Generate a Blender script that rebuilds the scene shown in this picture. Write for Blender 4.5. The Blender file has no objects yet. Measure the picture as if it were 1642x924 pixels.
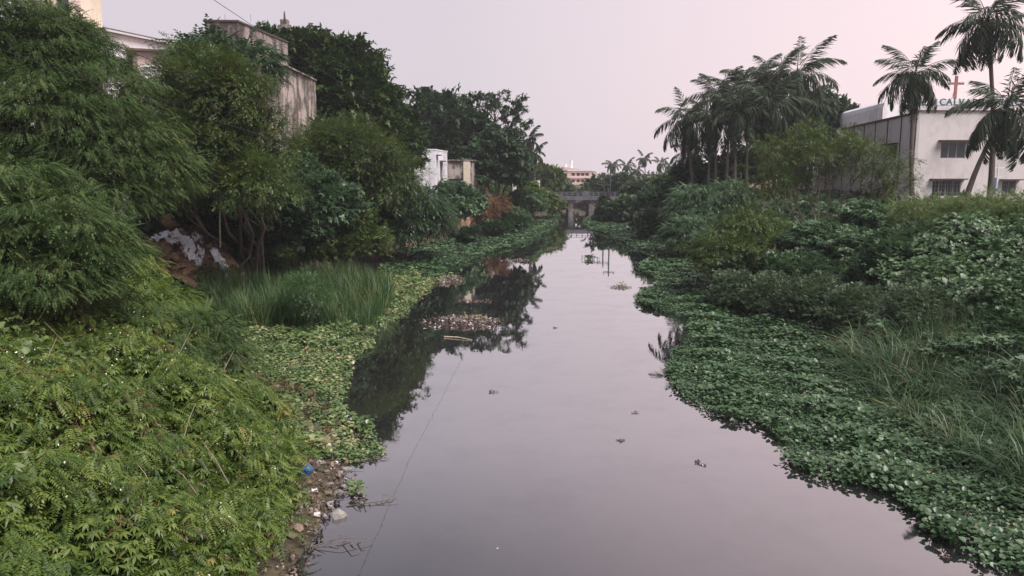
import bpy, bmesh, math, random
import numpy as np
from mathutils import Vector, Matrix, Euler
R = math.radians
random.seed(5)
rng = np.random.default_rng(11)
scene = bpy.context.scene
C = scene.collection
# ------------------------------------------------------------------ camera
F = 1217.0; CX, CY = 821.0, 462.0; PITCH = math.atan((462-283)/F); H = 7.0
cam = bpy.data.cameras.new('camera'); camo = bpy.data.objects.new('camera', cam); C.objects.link(camo)
camo.location = (0, 0, H); camo.rotation_euler = (R(90)-PITCH, 0, 0)
cam.sensor_width = 36; cam.lens = F/1642*36; cam.clip_start = .1; cam.clip_end = 9000
scene.camera = camo
scene.render.resolution_x = 1024; scene.render.resolution_y = 576
# ------------------------------------------------------------------ sky and sun (dusk haze, soft light from the right)
w = bpy.data.worlds.new('World'); scene.world = w; w.use_nodes = True
nt = w.node_tree; nt.nodes.clear()
def N(nt, t, **kw):
    n = nt.nodes.new(t)
    for k, v in kw.items(): setattr(n, k, v)
    return n
out = N(nt, 'ShaderNodeOutputWorld'); bg = N(nt, 'ShaderNodeBackground')
sky = N(nt, 'ShaderNodeTexSky', sky_type='NISHITA', sun_disc=False)
SUN_EL, SUN_AZ = R(16), R(62)          # azimuth measured from +Y towards +X
sky.sun_elevation = SUN_EL; sky.sun_rotation = SUN_AZ; sky.dust_density = 5
tc = N(nt, 'ShaderNodeTexCoord'); sep = N(nt, 'ShaderNodeSeparateXYZ')
nt.links.new(tc.outputs['Generated'], sep.inputs[0])
ramp = N(nt, 'ShaderNodeValToRGB')     # veil of haze, by height above the horizon
e = ramp.color_ramp.elements
e[0].position = .0; e[0].color = (.56, .51, .555, 1)
e[1].position = 1.; e[1].color = (.36, .35, .43, 1)
x = ramp.color_ramp.elements.new(.34); x.color = (.565, .505, .56, 1)
x = ramp.color_ramp.elements.new(.52); x.color = (.24, .228, .27, 1)
nt.links.new(sep.outputs['Z'], ramp.inputs[0])
dot = N(nt, 'ShaderNodeVectorMath', operation='DOT_PRODUCT')   # pinker towards the set sun
dot.inputs[1].default_value = (math.sin(SUN_AZ)*.98, math.cos(SUN_AZ)*.98, .2)
nt.links.new(tc.outputs['Generated'], dot.inputs[0])
mr = N(nt, 'ShaderNodeMapRange'); mr.inputs['From Min'].default_value = .4; mr.inputs['From Max'].default_value = 1.
nt.links.new(dot.outputs['Value'], mr.inputs['Value'])
mp = N(nt, 'ShaderNodeMix', data_type='RGBA'); mp.inputs['B'].default_value = (.83, .655, .69, 1)
nt.links.new(mr.outputs[0], mp.inputs['Factor']); nt.links.new(ramp.outputs[0], mp.inputs['A'])
sc_ = N(nt, 'ShaderNodeVectorMath', operation='SCALE'); sc_.inputs['Scale'].default_value = .1
nt.links.new(sky.outputs[0], sc_.inputs[0])
mx = N(nt, 'ShaderNodeMix', data_type='RGBA'); mx.inputs['Factor'].default_value = .93
nt.links.new(sc_.outputs[0], mx.inputs['A']); nt.links.new(mp.outputs['Result'], mx.inputs['B'])
nt.links.new(mx.outputs['Result'], bg.inputs['Color']); bg.inputs['Strength'].default_value = 1.0
nt.links.new(bg.outputs[0], out.inputs[0])
sl = bpy.data.lights.new('sun', 'SUN'); sl.energy = 5.0; sl.angle = R(38); sl.color = (1, .93, .88)
so = bpy.data.objects.new('sun', sl); C.objects.link(so)
sd = Vector((math.sin(R(128))*math.cos(R(56)), math.cos(R(128))*math.cos(R(56)), math.sin(R(56))))
so.rotation_euler = sd.to_track_quat('Z', 'Y').to_euler()
scene.view_settings.view_transform = 'Standard'; scene.view_settings.look = 'None'
scene.view_settings.exposure = 0.42; scene.view_settings.gamma = 1
# ------------------------------------------------------------------ placing helpers
cp, sp = math.cos(PITCH), math.sin(PITCH)
def ray(px, py):
    x = (px-CX)/F; v = (CY-py)/F
    return Vector((x, cp + v*sp, -sp + v*cp))
def P(px, py, z=0.):
    d = ray(px, py); t = (z-H)/d.z; return Vector((d.x*t, d.y*t, z))
def at(px, py, Y):
    d = ray(px, py); t = Y/d.y; return Vector((d.x*t, Y, H+d.z*t))
def sz(n, Y): return n/F*Y       # pixels to metres at distance Y
# ------------------------------------------------------------------ object helpers
def tag(o, label=None, cat=None, group=None, kind=None):
    if label: o['label'] = label
    if cat: o['category'] = cat
    if group: o['group'] = group
    if kind: o['kind'] = kind
    return o
def thing(name, label, cat, loc=(0, 0, 0), rz=0, group=None):
    o = bpy.data.objects.new(name, None); C.objects.link(o); o.empty_display_size = .2
    o.location = loc; o.rotation_euler = (0, 0, rz)
    return tag(o, label, cat, group)
def link(name, me, mat=None, parent=None):
    if mat is not None and not me.materials: me.materials.append(mat)
    o = bpy.data.objects.new(name, me); C.objects.link(o)
    if parent is not None: o.parent = parent
    return o
class MB:
    """collects boxes, prisms, tubes; builds one mesh"""
    def __init__(s): s.v = []; s.f = []
    def add(s, vs, fs):
        b = len(s.v); s.v += [tuple(v) for v in vs]; s.f += [tuple(b+i for i in f) for f in fs]
    def box(s, x0, x1, y0, y1, z0, z1, M=None):
        vs = [Vector((x, y, z)) for z in (z0, z1) for y in (y0, y1) for x in (x0, x1)]
        if M: vs = [M @ v for v in vs]
        s.add(vs, [(0, 2, 3, 1), (4, 5, 7, 6), (0, 1, 5, 4), (2, 6, 7, 3), (0, 4, 6, 2), (1, 3, 7, 5)])
    def tube(s, pts, rad, n=6, cap=True):
        pts = [Vector(p) for p in pts]; b = len(s.v); m = len(pts)
        if not hasattr(rad, '__len__'): rad = [rad]*m
        for i, p in enumerate(pts):
            t = (pts[min(i+1, m-1)]-pts[max(i-1, 0)])
            if t.length < 1e-6: t = Vector((0, 0, 1))
            t.normalize()
            a = t.cross(Vector((0.13, .31, .94) if abs(t.z) < .9 else (1, 0, 0))).normalized(); c = t.cross(a)
            for k in range(n):
                an = 2*math.pi*k/n; s.v.append(tuple(p+(a*math.cos(an)+c*math.sin(an))*rad[i]))
        for i in range(m-1):
            for k in range(n):
                k2 = (k+1) % n
                s.f.append((b+i*n+k, b+i*n+k2, b+(i+1)*n+k2, b+(i+1)*n+k))
        if cap:
            s.f.append(tuple(b+k for k in range(n))[::-1]); s.f.append(tuple(b+(m-1)*n+k for k in range(n)))
    def mesh(s, name, smooth=False):
        me = bpy.data.meshes.new(name); me.from_pydata(s.v, [], s.f); me.update()
        if smooth: me.polygons.foreach_set('use_smooth', [True]*len(me.polygons))
        return me
    def build(s, name, mat, parent=None, smooth=False): return link(name, s.mesh(name, smooth), mat, parent)
def np_mesh(name, V, Q, tint=None, smooth=False):
    me = bpy.data.meshes.new(name); n = len(V); m = len(Q)
    me.vertices.add(n); me.vertices.foreach_set('co', V.astype(np.float32).ravel())
    me.loops.add(m*4); me.loops.foreach_set('vertex_index', Q.astype(np.int32).ravel())
    me.polygons.add(m); me.polygons.foreach_set('loop_start', np.arange(0, m*4, 4, dtype=np.int32))
    me.polygons.foreach_set('loop_total', np.full(m, 4, dtype=np.int32))
    if smooth: me.polygons.foreach_set('use_smooth', np.ones(m, dtype=bool))
    if tint is not None:
        a = me.attributes.new('tint', 'FLOAT', 'POINT'); a.data.foreach_set('value', tint.astype(np.float32))
    me.update(calc_edges=True); return me
# ------------------------------------------------------------------ materials
def newmat(name):
    m = bpy.data.materials.new(name); m.use_nodes = True; t = m.node_tree
    return m, t, t.nodes['Principled BSDF'], t.nodes['Material Output']
def ramp_node(t, stops):
    r = N(t, 'ShaderNodeValToRGB'); cr = r.color_ramp
    cr.elements[0].position = stops[0][0]; cr.elements[0].color = (*stops[0][1], 1)
    cr.elements[1].position = stops[-1][0]; cr.elements[1].color = (*stops[-1][1], 1)
    for p, c in stops[1:-1]: cr.elements.new(p).color = (*c, 1)
    return r
def leafmat(name, stops, rough=.45, transl=.28, spec=.4, patch=.35, pscale=.6):
    m, t, b, o = newmat(name)
    at_ = N(t, 'ShaderNodeAttribute', attribute_name='tint')
    g = N(t, 'ShaderNodeNewGeometry'); no = N(t, 'ShaderNodeTexNoise'); no.inputs['Scale'].default_value = pscale
    no.inputs['Detail'].default_value = 3
    t.links.new(g.outputs['Position'], no.inputs['Vector'])
    ma = N(t, 'ShaderNodeMath', operation='SUBTRACT'); ma.inputs[1].default_value = .5; t.links.new(no.outputs[0], ma.inputs[0])
    mm = N(t, 'ShaderNodeMath', operation='MULTIPLY_ADD'); mm.inputs[1].default_value = patch*2
    t.links.new(ma.outputs[0], mm.inputs[0]); t.links.new(at_.outputs['Fac'], mm.inputs[2])
    r = ramp_node(t, stops); t.links.new(mm.outputs[0], r.inputs[0])
    t.links.new(r.outputs[0], b.inputs['Base Color']); b.inputs['Roughness'].default_value = rough
    b.inputs['Specular IOR Level'].default_value = spec
    tr = N(t, 'ShaderNodeBsdfTranslucent'); hs = N(t, 'ShaderNodeHueSaturation'); hs.inputs['Value'].default_value = 1.25
    hs.inputs['Saturation'].default_value = 1.15; hs.inputs['Hue'].default_value = .49
    t.links.new(r.outputs[0], hs.inputs['Color']); t.links.new(hs.outputs[0], tr.inputs['Color'])
    ms = N(t, 'ShaderNodeMixShader'); ms.inputs[0].default_value = transl
    t.links.new(b.outputs[0], ms.inputs[1]); t.links.new(tr.outputs[0], ms.inputs[2]); t.links.new(ms.outputs[0], o.inputs[0])
    return m
def solid(name, c1, c2=None, scale=3., rough=.7, bump=.0, stops=None, metal=0, detail=6, stretch=None, spec=.3, bscale=None):
    m, t, b, o = newmat(name)
    b.inputs['Roughness'].default_value = rough; b.inputs['Metallic'].default_value = metal; b.inputs['Specular IOR Level'].default_value = spec
    if c2 is None and stops is None: b.inputs['Base Color'].default_value = (*c1, 1); return m
    tcn = N(t, 'ShaderNodeTexCoord'); mpn = N(t, 'ShaderNodeMapping')
    if stretch: mpn.inputs['Scale'].default_value = stretch
    t.links.new(tcn.outputs['Object'], mpn.inputs[0])
    n = N(t, 'ShaderNodeTexNoise'); n.inputs['Scale'].default_value = scale; n.inputs['Detail'].default_value = detail
    n.inputs['Roughness'].default_value = .65
    t.links.new(mpn.outputs[0], n.inputs['Vector'])
    r = ramp_node(t, stops or [(.32, c1), (.68, c2)]); t.links.new(n.outputs[0], r.inputs[0]); t.links.new(r.outputs[0], b.inputs['Base Color'])
    if bump:
        n2 = n
        if bscale:
            n2 = N(t, 'ShaderNodeTexNoise'); n2.inputs['Scale'].default_value = bscale; n2.inputs['Detail'].default_value = 5
            t.links.new(tcn.outputs['Object'], n2.inputs['Vector'])
        bp = N(t, 'ShaderNodeBump'); bp.inputs['Strength'].default_value = bump; bp.inputs['Distance'].default_value = .05
        t.links.new(n2.outputs[0], bp.inputs['Height']); t.links.new(bp.outputs[0], b.inputs['Normal'])
    return m
def plaster(name, base, stain, amount=.5, rough=.8):
    """painted wall with rain streaks running down from the top and blotches"""
    m, t, b, o = newmat(name); b.inputs['Roughness'].default_value = rough; b.inputs['Specular IOR Level'].default_value = .2
    g = N(t, 'ShaderNodeTexCoord'); mpn = N(t, 'ShaderNodeMapping'); mpn.inputs['Scale'].default_value = (1, 1, .22)
    t.links.new(g.outputs['Object'], mpn.inputs[0])
    n = N(t, 'ShaderNodeTexNoise'); n.inputs['Scale'].default_value = 1.3; n.inputs['Detail'].default_value = 8; n.inputs['Roughness'].default_value = .7
    t.links.new(mpn.outputs[0], n.inputs['Vector'])
    n2 = N(t, 'ShaderNodeTexNoise'); n2.inputs['Scale'].default_value = .8; n2.inputs['Detail'].default_value = 9; n2.inputs['Roughness'].default_value = .7
    t.links.new(g.outputs['Object'], n2.inputs['Vector'])
    mu = N(t, 'ShaderNodeMath', operation='ADD'); t.links.new(n.outputs[0], mu.inputs[0]); t.links.new(n2.outputs[0], mu.inputs[1])
    c0 = 1.0-amount*.1
    mr_ = N(t, 'ShaderNodeMapRange'); mr_.inputs['From Min'].default_value = c0; mr_.inputs['From Max'].default_value = c0+.17
    mr_.inputs['To Max'].default_value = min(1, amount*1.3)
    t.links.new(mu.outputs[0], mr_.inputs['Value'])
    mi = N(t, 'ShaderNodeMix', data_type='RGBA'); mi.inputs['A'].default_value = (*base, 1); mi.inputs['B'].default_value = (*stain, 1)
    t.links.new(mr_.outputs[0], mi.inputs['Factor']); t.links.new(mi.outputs['Result'], b.inputs['Base Color'])
    bp = N(t, 'ShaderNodeBump'); bp.inputs['Strength'].default_value = .25; bp.inputs['Distance'].default_value = .02
    n3 = N(t, 'ShaderNodeTexNoise'); n3.inputs['Scale'].default_value = 14; t.links.new(g.outputs['Object'], n3.inputs['Vector'])
    t.links.new(n3.outputs[0], bp.inputs['Height']); t.links.new(bp.outputs[0], b.inputs['Normal'])
    return m
BR = (.13, .085, .05)
M = dict(
 weed=leafmat('leaf_bright_weed', [(0, (.03, .062, .014)), (.35, (.072, .118, .022)), (.7, (.122, .17, .034)), (.97, (.16, .20, .055)), (1, (.26, .21, .06))], transl=.33, patch=.25),
 feather=leafmat('leaf_layered_tree', [(0, (.03, .058, .016)), (.5, (.058, .094, .033)), (.9, (.10, .14, .052)), (1, (.15, .14, .06))], rough=.6, spec=.15, patch=.3),
 fine=leafmat('leaf_olive', [(0, (.035, .065, .016)), (.5, (.062, .10, .028)), (.85, (.11, .15, .045)), (1, (.22, .16, .07))], patch=.3),
 mango=leafmat('leaf_dark_glossy', [(0, (.012, .026, .008)), (.5, (.028, .058, .014)), (.85, (.06, .11, .025)), (1, (.1, .13, .04))], rough=.5, transl=.15, patch=.3),
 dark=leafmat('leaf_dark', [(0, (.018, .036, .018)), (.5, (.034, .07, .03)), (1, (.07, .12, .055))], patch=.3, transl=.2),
 cool=leafmat('leaf_cool_green', [(0, (.035, .066, .034)), (.5, (.066, .12, .06)), (1, (.12, .19, .10))], patch=.35),
 vine=leafmat('leaf_vine', [(0, (.04, .078, .034)), (.5, (.078, .14, .064)), (1, (.14, .21, .11))], rough=.4, patch=.3, pscale=.8),
 pale=leafmat('leaf_pale', [(0, (.06, .09, .03)), (.5, (.11, .16, .055)), (1, (.19, .24, .1))], patch=.3),
 reed=leafmat('leaf_reed', [(0, (.02, .055, .018)), (.5, (.045, .105, .032)), (.85, (.09, .14, .045)), (1, (.25, .2, .09))], patch=.3, pscale=.35),
 grass=leafmat('leaf_grass', [(0, (.026, .06, .026)), (.5, (.05, .10, .042)), (.9, (.09, .145, .06)), (1, (.2, .19, .1))], patch=.3, pscale=.5),
 grey=leafmat('leaf_grey_green', [(0, (.045, .075, .042)), (.5, (.085, .13, .07)), (1, (.14, .19, .12))], patch=.3, pscale=1.),
 browned=leafmat('leaf_browned', [(0, (.07, .07, .035)), (.35, (.13, .12, .065)), (.7, (.2, .15, .1)), (1, (.3, .23, .18))], patch=.4, pscale=1.5),
 dry=leafmat('leaf_dry', [(0, (.06, .035, .02)), (.5, (.14, .08, .045)), (1, (.26, .17, .1))], patch=.3),
 hyr=leafmat('leaf_hyacinth_green', [(0, (.02, .055, .016)), (.5, (.05, .096, .045)), (.8, (.09, .15, .072)), (1, (.18, .18, .09))], rough=.33, spec=.42, transl=.15, patch=.25, pscale=1.),
 hyl=leafmat('leaf_hyacinth_yellowed', [(0, (.035, .07, .02)), (.35, (.085, .14, .045)), (.6, (.17, .21, .09)), (.8, (.28, .27, .14)), (1, (.3, .15, .09))], rough=.3, spec=.55, transl=.15, patch=.5, pscale=.7),
 far=leafmat('leaf_distant', [(0, (.03, .05, .025)), (.5, (.05, .08, .04)), (1, (.09, .12, .06))], patch=.3, pscale=.15),
 palm=leafmat('leaf_palm', [(0, (.016, .03, .016)), (.5, (.03, .048, .024)), (.8, (.05, .065, .035)), (1, (.12, .10, .06))], rough=.6, spec=.22, transl=.12, patch=.25),
 petal=solid('white_petal', (.75, .75, .72)),
 bark=solid('bark', (.06, .045, .035), (.15, .12, .1), 9, .9, .6),
 palmbark=solid('palm_bark', (.07, .055, .05), (.15, .12, .105), 6, .9, .6, stretch=(1, 1, 6)),
 twig=solid('twig', (.16, .12, .09), (.28, .22, .17), 12, .9),
 soil=solid('bank_soil', None, None, 1.7, .95, .8, [(.3, (.022, .02, .012)), (.5, (.05, .042, .026)), (.7, (.085, .065, .04))], bscale=9),
 mound=solid('dump_soil', None, None, 3.2, .95, 1, [(.3, (.07, .045, .03)), (.5, (.16, .095, .06)), (.72, (.27, .19, .13))], bscale=12),
 rwall=plaster('river_wall', (.36, .215, .14), (.09, .07, .05), .6),
 conc=plaster('stained_concrete', (.38, .32, .30), (.10, .085, .075), .9),
 conc2=plaster('dark_concrete', (.29, .245, .24), (.07, .06, .055), .9),
 wht=plaster('white_plaster', (.74, .72, .75), (.36, .34, .34), .28),
 whtd=plaster('dirty_white_plaster', (.6, .59, .65), (.3, .27, .26), .5),
 cream=plaster('cream_plaster', (.56, .48, .39), (.4, .32, .24), .3),
 church=plaster('church_plaster', (.60, .555, .56), (.42, .38, .38), .33),
 pink=plaster('pink_plaster', (.66, .5, .46), (.4, .3, .28), .3),
 peach=plaster('peach_plaster', (.62, .44, .40), (.42, .31, .29), .25),
 brownroof=solid('brown_roofing', (.09, .05, .045), (.16, .1, .085), 3, .8),
 trim=solid('dark_trim', (.05, .035, .035), (.09, .065, .06), 5, .7),
 glass=solid('window_glass', (.035, .04, .05), None, rough=.12, spec=.6),
 frame=solid('window_frame', (.45, .43, .43), None, rough=.5),
 darkframe=solid('dark_window_frame', (.06, .05, .05), None, rough=.5),
 grille=solid('iron_grille', (.28, .27, .28), None, rough=.5),
 sheet=solid('roof_sheet', (.5, .49, .5), (.66, .64, .65), 2, .6),
 asph=plaster('bridge_concrete', (.12, .115, .14), (.07, .065, .07), .5),
 pier=plaster('bridge_pier_concrete', (.16, .14, .15), (.05, .045, .045), .6),
 rail=solid('railing_paint', (.15, .15, .19), None, rough=.5),
 crossm=solid('rust_red_metal', (.2, .085, .07), (.28, .12, .1), 5, .7),
 teal=solid('teal_letters', (.045, .10, .12), None, rough=.5),
 plas=solid('white_plastic', (.62, .6, .64), (.85, .83, .87), 6, .45, .5, bscale=22),
 greyplas=solid('grey_plastic', (.2, .2, .25), (.42, .42, .48), 5, .5, .6, bscale=14),
 blue=solid('blue_plastic', (.02, .07, .2), (.06, .16, .36), 9, .4, .7, bscale=30),
 foam=solid('white_foam', (.52, .51, .5), None, rough=.7),
 stone=solid('rubble_stone', None, None, 4, .9, .7, [(.3, (.13, .1, .075)), (.55, (.28, .21, .15)), (.75, (.42, .34, .26))], bscale=16),
 stoneg=solid('grey_stone', (.16, .15, .14), (.36, .34, .32), 6, .9, .6, bscale=16),
 wood=solid('weathered_wood', (.3, .24, .19), (.5, .42, .34), 9, .9),
 wire=solid('black_cable', (.02, .02, .022), None, rough=.6),
 steel=solid('dark_pole', (.05, .05, .055), None, rough=.6),
 white=solid('white_pole_paint', (.7, .7, .72), None, rough=.5),
 litterp=solid('pink_litter', (.5, .28, .28), None, rough=.6),
)
# water: still, dark, with a faint oily film
def water_mat():
    m, t, b, o = newmat('river_water')
    b.inputs['Base Color'].default_value = (.022, .02, .024, 1); b.inputs['Roughness'].default_value = .03
    b.inputs['IOR'].default_value = 1.75
    g = N(t, 'ShaderNodeNewGeometry')
    mpn = N(t, 'ShaderNodeMapping'); mpn.inputs['Scale'].default_value = (1, .55, 1); t.links.new(g.outputs['Position'], mpn.inputs[0])
    n = N(t, 'ShaderNodeTexNoise'); n.inputs['Scale'].default_value = 1.6; n.inputs['Detail'].default_value = 4; t.links.new(mpn.outputs[0], n.inputs['Vector'])
    n2 = N(t, 'ShaderNodeTexNoise'); n2.inputs['Scale'].default_value = .16; n2.inputs['Detail'].default_value = 3; t.links.new(mpn.outputs[0], n2.inputs['Vector'])
    ms = N(t, 'ShaderNodeMapRange'); ms.inputs['From Min'].default_value = .4; ms.inputs['From Max'].default_value = .68
    ms.inputs['To Min'].default_value = .15; ms.inputs['To Max'].default_value = 1.
    t.links.new(n2.outputs[0], ms.inputs['Value'])
    bp = N(t, 'ShaderNodeBump'); bp.inputs['Distance'].default_value = .004
    ml = N(t, 'ShaderNodeMath', operation='MULTIPLY'); t.links.new(n.outputs[0], ml.inputs[0]); t.links.new(ms.outputs[0], ml.inputs[1])
    bp.inputs['Strength'].default_value = 1.; t.links.new(ml.outputs[0], bp.inputs['Height']); t.links.new(bp.outputs[0], b.inputs['Normal'])
    # scum film: patches of slightly duller water
    n3 = N(t, 'ShaderNodeTexNoise'); n3.inputs['Scale'].default_value = .5; n3.inputs['Detail'].default_value = 8; n3.inputs['Roughness'].default_value = .7
    t.links.new(g.outputs['Position'], n3.inputs['Vector'])
    r3 = N(t, 'ShaderNodeMapRange'); r3.inputs['From Min'].default_value = .5; r3.inputs['From Max'].default_value = .8
    r3.inputs['To Min'].default_value = .015; r3.inputs['To Max'].default_value = .07
    t.links.new(n3.outputs[0], r3.inputs['Value'])
    lw = N(t, 'ShaderNodeLayerWeight'); lw.inputs['Blend'].default_value = .5; t.links.new(bp.outputs[0], lw.inputs['Normal'])
    pw = N(t, 'ShaderNodeMath', operation='POWER'); pw.inputs[1].default_value = 1.85; t.links.new(lw.outputs['Facing'], pw.inputs[0])
    ma = N(t, 'ShaderNodeMath', operation='MULTIPLY_ADD'); ma.inputs[1].default_value = .94; ma.inputs[2].default_value = .06; t.links.new(pw.outputs[0], ma.inputs[0])
    gl = N(t, 'ShaderNodeBsdfGlossy'); gl.inputs['Color'].default_value = (1, 1, 1, 1); t.links.new(r3.outputs[0], gl.inputs['Roughness']); t.links.new(bp.outputs[0], gl.inputs['Normal'])
    df = N(t, 'ShaderNodeBsdfDiffuse'); df.inputs['Color'].default_value = (.016, .015, .018, 1)
    ms2 = N(t, 'ShaderNodeMixShader'); sc2 = N(t, 'ShaderNodeMapRange'); sc2.inputs['From Min'].default_value = .48; sc2.inputs['From Max'].default_value = .72; sc2.inputs['To Min'].default_value = 1.; sc2.inputs['To Max'].default_value = .92
    t.links.new(n3.outputs[0], sc2.inputs['Value']); mu2 = N(t, 'ShaderNodeMath', operation='MULTIPLY'); t.links.new(ma.outputs[0], mu2.inputs[0]); t.links.new(sc2.outputs[0], mu2.inputs[1])
    t.links.new(mu2.outputs[0], ms2.inputs[0]); t.links.new(df.outputs[0], ms2.inputs[1]); t.links.new(gl.outputs[0], ms2.inputs[2])
    t.links.new(ms2.outputs[0], o.inputs[0]); t.nodes.remove(b)
    return m
M['water'] = water_mat()
# ------------------------------------------------------------------ ground
LY = [-60, 6, 10, 14, 17, 20, 24, 30, 34, 40, 47, 54, 60, 72, 78, 104, 137, 160, 400]
LX = [-6, -4.6, -4.2, -3.9, -3.95, -5.2, -8.2, -11, -14, -15, -14.6, -12.4, -11.6, -10.7, -8.2, -4.6, 6.2, 7, 20]
RY = [-60, 10, 16, 23, 28, 35, 45, 60, 67, 90, 137, 160, 400]
RX = [12, 11.4, 11.6, 11.8, 11.6, 11.6, 12.6, 15.2, 16.5, 16.6, 15.5, 16, 30]
def lump(x, y): return (np.sin(x*.9+1.3*np.sin(y*.5))*np.cos(y*.7+.8*np.sin(x*.6))*.5 + np.sin(x*2.1+y*1.7)*.25)
def ground(x, y):
    x = np.asarray(x, float); y = np.asarray(y, float)
    tl = np.interp(y, LY, LX)-x; tr = x-np.interp(y, RY, RX)
    soft = np.interp(tl, [-1.5, 0, 1, 4, 9, 14, 60], [-.9, .05, .35, 1.6, 3.6, 4.4, 5.2])
    hard = np.interp(tl, [-.3, .05, 3, 10], [-.9, 2.3, 3.9, 4.8])
    k = np.clip((y-63)/8, 0, 1); zl = soft*(1-k)+hard*k
    zr = np.interp(tr, [-1.5, 0, 2, 6, 13, 20, 60], [-.8, .05, .5, 1.7, 3.7, 4.2, 4.5])
    z = np.where(tl > -1.5, zl, np.where(tr > -1.5, zr, -.9)); z = np.maximum(z, np.maximum(np.where(tl > -1.5, zl, -9), np.where(tr > -1.5, zr, -9)))
    far = np.clip((y-170)/40, 0, 1); z = z*(1-far)+4*far
    return z + np.where(z > .1, lump(x, y)*.22*np.clip(z, 0, 1), 0)
def gz(x, y): return float(ground(x, y))
xs = np.unique(np.concatenate([np.linspace(-45, 60, 176), -45-np.geomspace(1, 3000, 22), 60+np.geomspace(1, 3000, 22)]))
ys = np.unique(np.concatenate([np.linspace(-12, 60, 110), np.linspace(61, 210, 80), 210+np.geomspace(2, 5000, 22), -12-np.geomspace(1, 2500, 14)]))
def sheet(name, xs, ys, fz, mat):
    X, Y = np.meshgrid(xs, ys); Z = fz(X, Y); V = np.stack([X, Y, Z], -1).reshape(-1, 3)
    nx = len(xs); i = (np.arange(len(ys)-1)[:, None]*nx+np.arange(nx-1)[None]).ravel()
    Q = np.stack([i, i+1, i+nx+1, i+nx], 1)
    return link(name, np_mesh(name, V, Q, smooth=True), mat)
tag(sheet('ground', xs, ys, ground, M['soil']), kind='structure')
tag(sheet('river_water', np.array([-19., 2, 20]), np.array([-60., 40, 100, 205]), lambda X, Y: X*0., M['water']), kind='structure')
# ------------------------------------------------------------------ leaf templates (x side, y forward, z up)
def T_new(): return dict(v=[], q=[], t=[])
def T_leaf(T, base, d, up, l, wd, six=False, fold=.15, droop=.15, t=0.):
    d = Vector(d).normalized(); s = d.cross(Vector(up)).normalized(); u = s.cross(d); b = Vector(base); n = len(T['v'])
    if six:
        pts = [(0, 0, 0), (-.45, .22, fold), (-.5, .62, fold*.8-droop*.3), (0, 1, -droop), (.5, .62, fold*.8-droop*.3), (.45, .22, fold)]
        qs = [(0, 1, 2, 3), (0, 3, 4, 5)]
    else:
        pts = [(0, 0, 0), (-.5, .42, fold), (0, 1, -droop), (.5, .42, fold)]; qs = [(0, 1, 2, 3)]
    for a, c, h in pts: T['v'].append(b+s*(a*wd)+d*(c*l)+u*(h*wd if not six else h*wd)); T['t'].append(t)
    for q in qs: T['q'].append(tuple(n+i for i in q))
def T_strip(T, pts, wds, side=(1, 0, 0), t=0.):
    n = len(T['v']); s = Vector(side)
    for p, wd in zip(pts, wds):
        p = Vector(p); T['v'] += [p-s*wd/2, p+s*wd/2]; T['t'] += [t, t]
    for i in range(len(pts)-1): a = n+2*i; T['q'].append((a, a+1, a+3, a+2))
def fin(T): return np.array([tuple(v) for v in T['v']]), np.array(T['q']), np.array(T['t'])
def t_pinnate(seed, L=.42, n=8, ll=.105, lw=.05, droop=.4):
    r = random.Random(seed); T = T_new()
    for i in range(n):
        a = (i+.6)/n; p = Vector((0, a*L, -droop*L*a*a)); sc = math.sin(math.pi*min(1, a*.8+.18))**.6
        for s in (-1, 1): T_leaf(T, p, (s*.9, .4, -.1-r.random()*.35), (0, 0, 1), ll*sc*(.85+.3*r.random()), lw*sc, t=r.uniform(-.08, .08))
    T_leaf(T, (0, L*.96, -droop*L*.95), (0, 1, -.9), (0, 0, 1), ll*.8, lw)
    return fin(T)
def t_whorl(seed, n=7, ll=.17, lw=.045):
    r = random.Random(seed); T = T_new()
    for i in range(n):
        a = (i+r.uniform(-.25, .25))/n*2*math.pi; dr = r.uniform(.1, .85)
        T_leaf(T, (0, 0, 0), (math.sin(a), math.cos(a)*.9+.35, -dr), (0, 0, 1), ll*r.uniform(.7, 1.15), lw*r.uniform(.8, 1.2), fold=.2, t=r.uniform(-.1, .1))
    return fin(T)
def t_broad(seed, n=8, ll=.17, lw=.07, six=False):
    r = random.Random(seed); T = T_new()
    for i in range(n):
        a = r.uniform(0, 2*math.pi); e_ = r.uniform(-.7, .5)
        T_leaf(T, (0, 0, 0), (math.sin(a), math.cos(a), e_), (0, 0, 1), ll*r.uniform(.7, 1.2), lw*r.uniform(.8, 1.2), six=six, t=r.uniform(-.13, .13))
        T['v'][-1 if not six else -1] = T['v'][-1]
    return fin(T)
def t_fine(seed, L=.3, n=14, ll=.1, lw=.02):
    r = random.Random(seed); T = T_new()
    for i in range(n):
        a = i/n; p = Vector((r.uniform(-.03, .03), a*L, -.3*L*a*a)); th = r.uniform(0, 6.28)
        T_leaf(T, p, (math.cos(th)*.8, .7, math.sin(th)*.5-.2), (0, 0, 1), ll*r.uniform(.7, 1.3), lw, t=r.uniform(-.1, .1))
    return fin(T)
def t_vine(seed, n=5, ll=.13, lw=.13):
    r = random.Random(seed); T = T_new()
    for i in range(n):
        p = Vector((r.uniform(-.15, .15), r.uniform(-.15, .15), r.uniform(-.04, .04)))
        T_leaf(T, p, (r.uniform(-.7, .7), 1, -r.uniform(.2, .8)), (r.uniform(-.3, .3), 0, 1), ll*r.uniform(.7, 1.2), lw*r.uniform(.8, 1.2), six=True, t=r.uniform(-.13, .13))
    return fin(T)
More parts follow.
